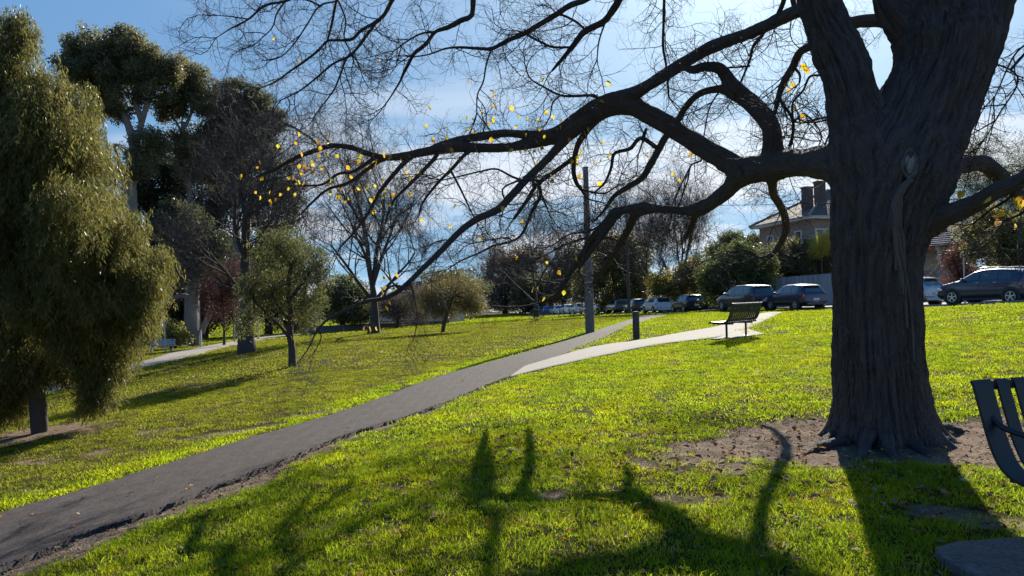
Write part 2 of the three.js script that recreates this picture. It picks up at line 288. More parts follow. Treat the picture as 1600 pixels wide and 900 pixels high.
{
  const R = rng(77);
  const zones = [[2.4, 9.5, 190, [tuft(1, 34, 0.085, 0.022, 0.062, 0.0021, 1.0), tuft(2, 34, 0.085, 0.02, 0.05, 0.0026, 1.3), tuft(3, 30, 0.085, 0.025, 0.075, 0.0022, 0.8)], 1],
    [9.5, 23, 60, [tuft(4, 36, 0.16, 0.022, 0.058, 0.004, 1.0), tuft(5, 36, 0.16, 0.02, 0.05, 0.005, 1.2)], 1],
    [23, 62, 12, [tuft(6, 40, 0.38, 0.025, 0.06, 0.011, 1.0)], 1], [62, 150, 2.4, [tuft(7, 40, 0.8, 0.03, 0.065, 0.028, 1.0)], 1]];
  for (const [r0, r1, den, geos] of zones) {
    const lists = geos.map(() => []), A = 43 * DEG, count = Math.round(den * A * (r1 * r1 - r0 * r0));
    for (let i = 0; i < count; i++) {
      const th = (R() * 2 - 1) * A, r = Math.sqrt(mix(r0 * r0, r1 * r1, R())), x = Math.sin(th) * r, z = -Math.cos(th) * r, pick = R(), s0 = R(), ry = R() * 6.28, c0 = R(), c1 = R();
      if (skip(x, z) || (r > 30 && !parkSide(x, z))) continue;
      const t = turf(x, z); if (pick > t.cover * 1.02 - 0.02) continue;
      if (Math.hypot(x - treeBase.x, z - treeBase.z) < 0.75) continue;
      const tall = (0.62 + 0.55 * s0) * (1 + 0.55 * t.n + 0.5 * t.n2) * mix(1, 0.72, t.dry) * mix(0.7, 1, t.cover), d = Math.max(0, Math.min(1, t.dry + 0.35 * (c0 - 0.5)));
      const b = 0.60 + 0.80 * c1, hue = Math.max(0, Math.min(1, 0.5 + 1.6 * t.n + 0.9 * (s0 - 0.5)));
      const col = C(mix(mix(0.41, 0.26, hue), 0.158, d) * b, mix(mix(0.43, 0.39, hue), 0.152, d) * b, mix(0.010, 0.022, d) * b);
      if (c0 > 0.965) col.setRGB(0.34, 0.27, 0.10);
      lists[i % geos.length].push([place(x, land(x, z) + swell(x, z), z, (c1 - 0.5) * 0.2, ry, (c0 - 0.5) * 0.2, 0.8 + 0.5 * s0, tall, 0.8 + 0.5 * s0), col]);
    }
    geos.forEach((g, k) => scatter('grass', g, grassMat, lists[k], null, ['short lush turf growing over the park lawn by the big tree', 'mown turf spreading over the middle of the lawn', 'mown turf on the far lawn towards the street', 'distant turf at the end of the park beside the street'][zones.findIndex(q => q[0] === r0)], 'grass'));
  }
  // flat broad-leaved weeds in the near turf
  const weed = (() => { const q = rng(5), pos = [], idx = []; for (let i = 0; i < 9; i++) { const a = i / 9 * 6.283 + q(), l = 0.03 + 0.025 * q(), w = 0.009 + 0.006 * q(), c = Math.cos(a), s = Math.sin(a), o = pos.length / 3, y = 0.02 + 0.02 * q(); pos.push(0, 0, 0, c * l * 0.6 - s * w, y, s * l * 0.6 + c * w, c * l * 0.6 + s * w, y, s * l * 0.6 - c * w, c * l, y * 0.8, s * l); idx.push(o, o + 1, o + 2, o + 1, o + 3, o + 2); } const g = new THREE.BufferGeometry(); g.setAttribute('position', new THREE.Float32BufferAttribute(pos, 3)); g.setIndex(idx); g.computeVertexNormals(); return g; })();
  const wl = [];
  for (let i = 0; i < 3200; i++) {
    const th = (R() * 2 - 1) * 42 * DEG, r = Math.sqrt(mix(6, 150, R())), x = Math.sin(th) * r, z = -Math.cos(th) * r, a = R(), b = R(), s = R();
    if (skip(x, z)) continue; const t = turf(x, z); if (a > t.cover || t.n < -0.02) continue;
    wl.push([place(x, land(x, z) + swell(x, z) + 0.006, z, 0, b * 6.28, 0, 0.45 + s * 0.45), C(0.20 + 0.08 * s, 0.28 + 0.08 * b, 0.012)]);
  }
  scatter('clover', weed, grassMat, wl, null, 'low broad-leaved weeds scattered through the lush turf', 'weeds');
  // fallen leaves, bits of bark and twig
  const fallen = (() => { const pos = [], idx = []; const n = 7; for (let i = 0; i <= n; i++) { const u = i / n, w = Math.sin(u * Math.PI) ** 0.8 * 0.024, y = 0.010 * Math.sin(u * 5) + 0.004; pos.push(u * 0.075 - 0.037, y + 0.007, -w, u * 0.075 - 0.037, y, 0, u * 0.075 - 0.037, y + 0.009, w); } for (let i = 0; i < n; i++) for (let k = 0; k < 2; k++) { const a = i * 3 + k; idx.push(a, a + 1, a + 3, a + 1, a + 4, a + 3); } const g = new THREE.BufferGeometry(); g.setAttribute('position', new THREE.Float32BufferAttribute(pos, 3)); g.setIndex(idx); g.computeVertexNormals(); return g; })();
  const fl = []; const hues = [C(0.20, 0.09, 0.035), C(0.14, 0.075, 0.04), C(0.30, 0.22, 0.14), C(0.34, 0.27, 0.17), C(0.10, 0.06, 0.04), C(0.33, 0.15, 0.03)];
  for (let i = 0; i < 4600; i++) {
    const th = (R() * 2 - 1) * 42 * DEG, r = Math.sqrt(mix(5, i < 3000 ? 100 : 900, R())), x = Math.sin(th) * r, z = -Math.cos(th) * r, a = R(), b = R(), c = R(), k = Math.floor(R() * 6);
    if (inside(POLY.road, x, z) || inside(POLY.concrete, x, z)) continue;
    const onPath = inside(POLY.asphalt, x, z); if (onPath && a > 0.05) continue;
    const e = Math.hypot((x - 3.8) / 3, (z + 8) / 2); if (e > 1.4 && a > 0.40) continue;
    fl.push([place(x, land(x, z) + swell(x, z) + (onPath ? 0.045 : 0.014 + 0.022 * c * turf(x, z).cover), z, (a - 0.5) * (onPath ? 0.2 : 0.9), b * 6.28, (c - 0.5) * (onPath ? 0.2 : 0.9), 0.45 + 0.5 * c), hues[k].clone().multiplyScalar(0.7 + 0.6 * b)]);
  }
  scatter('fallen_leaves', fallen, leafMat(0.2), fl, null, 'brown fallen leaves strewn over lawn and bare earth', 'leaves');
  // broken asphalt and pebbles along the worn edge of the path
  const crumb = new THREE.IcosahedronGeometry(1, 0); { const p = crumb.attributes.position; for (let i = 0; i < p.count; i++) { const k = 0.75 + 0.45 * Math.abs(noise(p.getX(i) * 3, p.getY(i) * 3, p.getZ(i) * 3)); p.setXYZ(i, p.getX(i) * k, p.getY(i) * k * 0.6, p.getZ(i) * k); } crumb.computeVertexNormals(); }
  const cl = [], edge = finer(asphaltR, 2000), opp = finer(asphaltL, 2000);
  for (let i = 0; i < 1100; i++) for (let k = 0; k < 5; k++) {
    const p = edge[i], o = opp[i], ux = p.x - o.x, uz = p.z - o.z, l = Math.hypot(ux, uz), a = R(), b = R(), c = R(), e = R(), far = Math.hypot(p.x, p.z);
    if (far > 19 || e > 0.75 + 0.5 * noise(i * 0.05, 2)) continue;
    const off = (k < 4 ? 0.16 * (a ** 1.3) - 0.05 : 0.10 + 0.35 * a) + 0.06 * noise(i * 0.03, 8), x = p.x + ux / l * off + (b - 0.5) * 0.03, z = p.z + uz / l * off + (c - 0.5) * 0.03, s = k < 4 ? 0.005 + 0.011 * b * b : 0.003 + 0.009 * b ** 3;
    const pale = k === 4 && c > 0.6, v = 0.6 + 0.8 * e; cl.push([place(x, land(x, z) + swell(x, z) + (off < 0.03 ? 0.025 : -0.004), z, a * 6, b * 6, c * 6, s, s * 0.8, s * (0.8 + 0.7 * a)), pale ? C(0.30 * v, 0.27 * v, 0.23 * v) : C(0.055 * v, 0.051 * v, 0.049 * v)]);
  }
  scatter('gravel', crumb, std(1, 1, 1, { roughness: 0.95 }), cl, null, 'crumbled dark asphalt and grit along the worn path edge', 'gravel');
  // grit and chips of bark on the bare earth round the big tree
  const gl = [];
  for (let i = 0; i < 5200; i++) {
    const a = R() * 6.283, q = Math.sqrt(R()), x = 3.65 + Math.cos(a) * q * 3.0, z = -7.95 + Math.sin(a) * q * 1.8, b = R(), c = R(), e = R(), s = 0.0025 + 0.007 * b ** 3;
    if (turf(x, z).cover > 0.5) continue; const v = 0.5 + 0.9 * e;
    gl.push([place(x, land(x, z) + swell(x, z) - 0.016, z, a * 3, b * 6, c * 0.8, s * (1 + 2.2 * c * c), s * 0.7, s), c > 0.9 ? C(0.34 * v, 0.30 * v, 0.25 * v) : C(0.14 * v, 0.10 * v, 0.07 * v)]);
  }
  scatter('bark_litter', crumb, std(1, 1, 1, { roughness: 1 }), gl, null, 'chips of bark and grit on the bare earth round the big trunk', 'litter');
}

// ---------------------------------------------------------------- bark, tubes, twigs
const barkBump = tex(512, 1024, (u, v) => { const w = 0.06 * ring(u, v, 9, 2); const a = 1 - Math.abs(ring(u + w, v * 1, 34, 4)) * 2.0; let s = 0; for (let k = 0; k < 3; k++) { const q = Math.abs(noise(Math.cos((u + w) * 6.2832) * (3 + 4 * k), Math.sin((u + w) * 6.2832) * (3 + 4 * k), Math.cos(v * 6.2832) * (1.1 + k) + Math.sin(v * 6.2832) * (0.9 + k))); s += (1 - 2.2 * q) / (k + 1.4); } return Math.max(0, Math.min(1, 0.35 + 0.32 * s + 0.14 * a * ring(u, v, 70, 8) + 0.1 * ring(u, v, 140, 1))); });
const barkTone = tex(512, 1024, (u, v) => { const w = 0.06 * ring(u, v, 9, 2), q = Math.abs(noise(Math.cos((u + w) * 6.2832) * 3, Math.sin((u + w) * 6.2832) * 3, Math.cos(v * 6.2832) * 1.1 + Math.sin(v * 6.2832) * 0.9)); const k = 0.62 + 0.5 * (0.4 - q) + 0.18 * ring(u, v, 60, 3) + 0.16 * ring(u, v, 7, 5); return [k, k * 0.97, k * 0.94]; });
const elmBark = new THREE.MeshStandardMaterial({ color: C(0.118, 0.100, 0.092), map: barkTone, bumpMap: barkBump, bumpScale: 0.07, roughness: 0.95 });
const branchBark = new THREE.MeshStandardMaterial({ color: C(0.090, 0.076, 0.068), map: barkTone, bumpMap: barkBump, bumpScale: 0.02, roughness: 0.95 });
const twigBark = std(0.055, 0.042, 0.036, { roughness: 0.9 });
const greyBark = new THREE.MeshStandardMaterial({ color: C(0.13, 0.115, 0.10), map: barkTone, bumpMap: barkBump, bumpScale: 0.02, roughness: 0.95 });
const gumBark = new THREE.MeshStandardMaterial({ color: C(0.27, 0.24, 0.21), map: barkTone, bumpMap: barkBump, bumpScale: 0.004, roughness: 0.85 });

function tube(nodes, o = {}) {                                      // nodes: [{p, r}]; a rough, tapering, closed limb
  const { seg = 10, step = 0.08, knob = 0.06, bark = 0, barkF = 14, seed = 1, blend = null, k = 0.1, flare = null, sub = 0 } = o;
  const curve = new THREE.CatmullRomCurve3(nodes.map(n => n.p), false, 'centripetal'), len = curve.getLength();
  const rows = Math.max(nodes.length, Math.min(600, Math.ceil(len / step))), pts = [], rad = [];
  const cum = [0]; for (let i = 1; i < nodes.length; i++) cum.push(cum[i - 1] + 1);
  for (let i = 0; i <= rows; i++) { const t = i / rows; pts.push(curve.getPoint(t)); const f = t * (nodes.length - 1), a = Math.min(nodes.length - 2, Math.floor(f)), e = f - a; const r0 = nodes[a].r, r1 = nodes[a + 1].r; rad.push(mix(r0, r1, e * e * (3 - 2 * e) * 0.5 + e * 0.5)); }
  const pos = [], uv = [], idx = []; let nx = V(1, 0, 0), run = 0; const circ = Math.max(1, Math.round(6.283 * rad[0] / 0.6)) ;
  for (let i = 0; i <= rows; i++) {
    const t = pts[Math.min(rows, i + 1)].clone().sub(pts[Math.max(0, i - 1)]).normalize();
    if (i === 0) { nx = Math.abs(t.y) < 0.9 ? V(0, 1, 0).cross(t).normalize() : V(1, 0, 0).cross(t).cross(t).negate().normalize(); } else { nx.sub(t.clone().multiplyScalar(nx.dot(t))).normalize(); run += pts[i].distanceTo(pts[i - 1]); }
    const ny = t.clone().cross(nx);
    for (let j = 0; j <= seg; j++) {
      const a = (j % seg) / seg * 6.283185, c = Math.cos(a), s = Math.sin(a), dir = nx.clone().multiplyScalar(c).addScaledVector(ny, s);
      let r = rad[i] * (1 + knob * 2.2 * fbm(c * 1.3 + seed * 3.1, s * 1.3, run * (0.9 / Math.max(0.04, rad[i])) * 0.55, 3));
      if (flare) r *= flare(a, run, dir);
      const p = pts[i].clone().addScaledVector(dir, r);
      if (blend) { const d = blend(p); if (d < k) { const h = Math.max(0, (k - Math.abs(d)) / k); r += h * h * k * 0.25; } }
      if (bark) { const w = 0.5 * noise(c * 2 + seed, s * 2, run * 0.8), q = noise(c * rad[i] * barkF + w, s * rad[i] * barkF + seed * 5, run * 1.15 + w), q2 = noise(c * rad[i] * barkF * 2.3 + w, s * rad[i] * barkF * 2.3, run * 2.6 + 9); r += bark * (0.55 - 2.2 * Math.abs(q)) + bark * 0.5 * (0.4 - 1.8 * Math.abs(q2)); }
      p.copy(pts[i]).addScaledVector(dir, r); pos.push(p.x, p.y, p.z); uv.push(j / seg * circ, run / 1.2);
    }
  }
  const w = seg + 1; for (let i = 0; i < rows; i++) for (let j = 0; j < seg; j++) { const a = i * w + j; idx.push(a, a + 1, a + w, a + 1, a + w + 1, a + w); }
  for (const e of [0, rows]) { const o0 = pos.length / 3; pos.push(pts[e].x, pts[e].y, pts[e].z); uv.push(0, 0); for (let j = 0; j < seg; j++) { const a = e * w + j; if (e) idx.push(a, a + 1, o0); else idx.push(a + 1, a, o0); } }
  const g = new THREE.BufferGeometry(); g.setAttribute('position', new THREE.Float32BufferAttribute(pos, 3)); g.setAttribute('uv', new THREE.Float32BufferAttribute(uv, 2)); g.setIndex(idx); g.computeVertexNormals();
  const n = g.attributes.normal; for (let i = 0; i <= rows; i++) { const a = i * w, b = a + seg, q = V(n.getX(a) + n.getX(b), n.getY(a) + n.getY(b), n.getZ(a) + n.getZ(b)).normalize(); n.setXYZ(a, q.x, q.y, q.z); n.setXYZ(b, q.x, q.y, q.z); }
  return g;
}
function chain(nodes) { const c = new THREE.CatmullRomCurve3(nodes.map(n => n.p), false, 'centripetal'), out = [], m = nodes.length * 5; for (let i = 0; i <= m; i++) { const t = i / m, f = t * (nodes.length - 1), a = Math.min(nodes.length - 2, Math.floor(f)); out.push([c.getPoint(t), mix(nodes[a].r, nodes[a + 1].r, f - a)]); } return out; }
const gap = list => p => { let m = 9; for (const ch of list) for (const [q, r] of ch) { const d = p.distanceTo(q) - r; if (d < m) m = d; } return m; };

function twigSpray(seed, reach = 1, fork = 1, thick = 0.0105) {                      // a fine bare spray along +y, one unit long
  const R = rng(seed), gs = [], tips = [];
  const seg3 = (a, b, ra, rb) => { const d = b.clone().sub(a), u = Math.abs(d.y) > Math.abs(d.x) ? V(1, 0, 0) : V(0, 1, 0), e = d.clone().cross(u).normalize(), f = d.clone().cross(e).normalize(), o = []; for (let k = 0; k < 3; k++) { const c = Math.cos(k * 2.094), s = Math.sin(k * 2.094); o.push([a.clone().addScaledVector(e, c * ra).addScaledVector(f, s * ra), b.clone().addScaledVector(e, c * rb).addScaledVector(f, s * rb)]); } for (let k = 0; k < 3; k++) { const [p, q] = o[k], [p2, q2] = o[(k + 1) % 3]; gs.push(p, p2, q, p2, q2, q); } };
  const grow = (p, d, l, r, lev) => {
    const n = lev === 0 ? 10 : lev === 1 ? 6 : 4; let q = p.clone(), dir = d.clone(); const curl = V(R() - 0.5, R() - 0.5, R() - 0.5).multiplyScalar(0.42);
    for (let i = 0; i < n; i++) {
      dir.add(V(R() - 0.5, R() - 0.5, R() - 0.5).multiplyScalar(0.5)).add(curl).normalize();
      const nq = q.clone().addScaledVector(dir, l / n), ra = r * (1 - 0.6 * i / n), rb = r * (1 - 0.6 * (i + 1) / n); seg3(q, nq, ra, rb); q = nq;
      if (lev < 2 && (i > 0 || lev === 1) && R() < (lev ? 0.75 : 0.95) * fork) { const side = V(R() - 0.5, R() - 0.5, R() - 0.5).cross(dir).normalize().multiplyScalar(0.75 + 0.5 * R()).addScaledVector(dir, 0.6).normalize(); grow(q, side, l * (lev ? 0.42 : 0.50) * (0.6 + 0.7 * R()), ra * 0.66, lev + 1); }
    }
    tips.push(q);
  };
  grow(V(0, 0, 0), V(0, 1, 0), reach, thick, 0);
  const g = new THREE.BufferGeometry().setFromPoints(gs); g.computeVertexNormals(); return { g, tips };
}
const SPRAYS = [11, 12, 13, 14, 15].map(s => twigSpray(s));
const alongTo = (p, dir, roll, s) => { const q = new THREE.Quaternion().setFromUnitVectors(V(0, 1, 0), dir).multiply(new THREE.Quaternion().setFromAxisAngle(V(0, 1, 0), roll)); return new THREE.Matrix4().compose(p, q, V(s, s, s)); };

// ---------------------------------------------------------------- the big bare tree
// each limb: [pixel x, pixel y, distance, thickness in pixels]; distances from where its shadow falls on the lawn
const nodesOf = list => list.map(([x, y, d, w]) => ({ p: at(x, y, d), r: w / 2 * d / F }));
const LIMBS = {
  trunk: [[1383, 715, 8.2, 146], [1380, 668, 8.2, 140], [1375, 600, 8.2, 131], [1370, 500, 8.2, 124], [1369, 420, 8.2, 127], [1377, 345, 8.2, 144], [1402, 270, 8.2, 164], [1437, 190, 8.2, 142], [1468, 115, 8.2, 132], [1478, 65, 8.2, 140], [1474, 20, 8.2, 118], [1470, -40, 8.2, 98], [1466, -120, 8.2, 84], [1440, -240, 8.3, 66], [1405, -380, 8.5, 40], [1380, -520, 8.7, 14]],
  leaderLeft: [[1374, 350, 8.15, 96], [1350, 250, 8.15, 96], [1338, 180, 8.15, 76], [1325, 125, 8.15, 70], [1310, 82, 8.2, 72], [1289, 32, 8.2, 58], [1277, -5, 8.2, 54], [1258, -70, 8.2, 50], [1240, -150, 8.3, 42], [1225, -260, 8.5, 30], [1215, -380, 8.8, 14]],
  leaderMid: [[1462, 110, 8.25, 70], [1425, 55, 8.3, 52], [1395, 15, 8.3, 44], [1382, -40, 8.4, 38], [1370, -150, 8.6, 30], [1350, -300, 9, 16]],
  leaderRight: [[1490, 120, 8.15, 70], [1535, 55, 8.1, 54], [1556, 5, 8.05, 48], [1580, -70, 8.0, 42], [1620, -200, 7.9, 34], [1690, -350, 7.8, 18]],
  mainLimb: [[1345, 268, 8.2, 70], [1305, 257, 8.4, 58], [1255, 254, 9.0, 42], [1207, 259, 9.7, 41], [1165, 265, 10.1, 37], [1120, 243, 10.4, 31], [1070, 213, 10.7, 29], [1020, 182, 10.9, 29], [985, 166, 11, 28], [950, 170, 11.1, 25], [915, 190, 11.2, 22], [880, 210, 11.3, 20], [850, 219, 11.4, 19], [800, 230, 11.5, 13], [750, 231, 11.6, 13], [700, 231, 11.7, 15], [660, 238, 11.8, 12], [630, 244, 11.9, 11], [600, 246, 12, 9], [575, 240, 12, 8], [550, 231, 12.1, 7], [520, 228, 12.2, 7], [490, 236, 12.3, 7], [460, 248, 12.4, 6], [430, 264, 12.5, 4], [400, 277, 12.6, 2]],
  upperLimb: [[1282, 8, 8.2, 34], [1254, 14, 8.5, 22], [1220, 29, 9, 19], [1180, 48, 9.4, 18], [1140, 63, 9.8, 18], [1103, 78, 10.2, 18], [1065, 101, 10.5, 18], [1028, 124, 10.7, 18], [993, 144, 10.9, 18], [960, 152, 11, 15], [930, 161, 11.1, 13], [900, 182, 11.2, 13], [865, 208, 11.3, 12], [830, 210, 11.4, 11], [790, 208, 11.5, 12], [750, 213, 11.6, 11], [715, 219, 11.7, 10], [690, 229, 11.75, 8]],
  archLimb: [[1212, 262, 9.7, 40], [1208, 232, 9.75, 30], [1204, 197, 9.8, 27], [1188, 175, 9.85, 27], [1167, 155, 9.9, 25], [1148, 140, 9.95, 24], [1137, 122, 10, 19], [1124, 107, 10.05, 16], [1103, 104, 10.1, 13], [1084, 109, 10.15, 12], [1070, 106, 10.3, 8]],
  archBranch: [[1150, 143, 9.95, 14], [1132, 140, 10, 11], [1108, 141, 10.1, 11], [1089, 149, 10.2, 10], [1073, 165, 10.4, 10], [1060, 187, 11.1, 10], [1040, 214, 11.3, 11], [1028, 236, 11.3, 11], [1017, 256, 11.3, 11], [1004, 277, 11.4, 10], [980, 293, 11.5, 9], [959, 307, 11.6, 7], [946, 326, 11.7, 5], [929, 345, 11.8, 3]],
  lowLimb: [[1172, 265, 10.0, 34], [1153, 281, 10.2, 26], [1129, 304, 10.4, 23], [1105, 320, 10.6, 20], [1081, 328, 10.7, 15], [1049, 328, 10.8, 12], [1007, 325, 10.9, 12], [980, 326, 11, 11], [961, 334, 11.1, 10], [945, 350, 11.3, 10], [924, 373, 11.5, 9], [908, 400, 11.7, 9], [890, 428, 11.9, 8], [870, 462, 12, 6], [859, 478, 12.1, 3]],
  lowFork: [[1007, 326, 10.9, 12], [993, 336, 11, 13], [983, 357, 11.3, 12], [969, 381, 11.7, 11], [950, 409, 12.1, 9], [931, 436, 12.4, 6], [922, 450, 12.5, 3]],
  lowFork2: [[962, 334, 11.1, 9], [948, 358, 11.3, 8], [933, 380, 11.5, 8], [915, 404, 11.6, 6], [905, 420, 11.7, 3]],
  lowStub: [[1094, 326, 10.65, 12], [1086, 338, 10.8, 10], [1081, 353, 11, 9], [1071, 371, 11.2, 5]],
  hangLimb: [[1208, 268, 9.75, 20], [1207, 285, 9.9, 14], [1209, 304, 10.6, 13], [1220, 323, 11.5, 12], [1227, 342, 12.2, 12], [1227, 362, 12.5, 11], [1217, 384, 12.7, 9], [1204, 399, 12.8, 8], [1188, 403, 12.9, 5], [1167, 391, 13, 3], [1140, 393, 13, 2]],
  rightLimb: [[1455, 345, 8.0, 44], [1483, 336, 7.8, 32], [1523, 318, 7.6, 27], [1557, 298, 7.4, 25], [1600, 280, 7.2, 24], [1680, 235, 6.9, 20], [1800, 170, 6.5, 10]],
  rightCurl: [[1470, 262, 8.4, 40], [1508, 256, 8.7, 27], [1537, 256, 8.9, 25], [1558, 271, 9.0, 25], [1585, 300, 9.2, 20], [1640, 330, 9.5, 15], [1720, 345, 10, 6]],
  linkLimb: [[1420, 62, 8.6, 30], [1385, 35, 8.9, 19], [1350, 33, 9.1, 18], [1322, 36, 9.3, 17], [1290, 20, 9.6, 15], [1240, -20, 9.9, 12], [1180, -60, 10.4, 8]],
  sideBranch: [[1285, 68, 8.4, 20], [1265, 73, 8.6, 13], [1249, 83, 8.8, 12], [1239, 104, 9, 12], [1225, 128, 9.1, 11], [1217, 149, 9.2, 9], [1212, 171, 9.3, 7], [1208, 186, 9.4, 4]],
  longBranch: [[890, 207, 11.25, 16], [876, 226, 11.25, 14], [850, 254, 11.1, 12], [820, 283, 10.96, 12], [798, 307, 10.81, 12], [778, 327, 10.66, 12], [744, 343, 10.52, 11], [717, 363, 10.37, 10], [690, 391, 10.22, 9], [656, 424, 10.07, 8], [625, 453, 9.93, 8], [600, 466, 9.78, 7], [575, 470, 9.63, 6], [549, 480, 9.49, 5], [514, 498, 9.34, 4], [496, 516, 9.19, 3], [482, 544, 9.05, 2], [466, 566, 8.9, 1.5]],
  highLimbA: [[1258, -70, 8.2, 46], [1200, -115, 8.5, 32], [1120, -110, 8.9, 26], [1040, -70, 9.3, 20], [975, -12, 9.6, 11], [960, 12, 9.7, 10], [944, 33, 9.8, 9], [914, 49, 9.9, 9], [894, 73, 10, 7], [882, 88, 10.1, 5], [862, 111, 10.2, 3]],
  highLimbB: [[1120, -110, 8.9, 18], [1010, -80, 9.2, 15], [960, -35, 9.4, 11], [918, -2, 9.6, 9], [890, 9, 9.7, 9], [870, 22, 9.8, 9], [840, 40, 9.9, 8], [820, 52, 10, 8], [796, 62, 10.1, 7], [768, 76, 10.2, 6], [752, 76, 10.3, 5], [716, 74, 10.4, 4], [696, 76, 10.5, 3], [670, 85, 10.6, 2.5], [646, 89, 10.7, 2]],
  highLimbC: [[1200, -115, 8.5, 26], [1080, -180, 9, 22], [920, -170, 9.4, 16], [800, -90, 9.7, 11], [742, -12, 9.9, 8], [737, 24, 10, 7], [720, 32, 10.1, 7], [702, 42, 10.2, 6], [680, 50, 10.3, 5], [664, 70, 10.4, 5], [647, 84, 10.5, 4], [636, 104, 10.6, 4], [618, 138, 10.7, 3], [598, 168, 10.8, 2]],
  highLimbD: [[920, -170, 9.4, 14], [780, -150, 9.8, 12], [680, -80, 10.1, 9], [616, -5, 10.3, 7], [601, 22, 10.4, 6], [588, 34, 10.5, 6], [564, 48, 10.6, 5], [550, 61, 10.7, 5], [524, 63, 10.8, 4], [512, 64, 10.9, 4], [496, 80, 11, 4], [470, 100, 11.1, 3.5], [452, 112, 11.2, 3], [430, 128, 11.3, 3], [406, 138, 11.4, 1.5]],
  highLimbE: [[780, -150, 9.8, 10], [640, -120, 10.2, 9], [540, -40, 10.5, 5], [526, 0, 10.6, 4], [519, 35, 10.7, 4], [512, 62, 10.8, 3]],
  highLimbF: [[640, -120, 10.2, 8], [520, -60, 10.6, 6], [455, -2, 10.9, 4], [414, 9, 11, 4], [388, 30, 11.1, 3], [360, 45, 11.2, 2], [338, 59, 11.3, 1.3]],
};
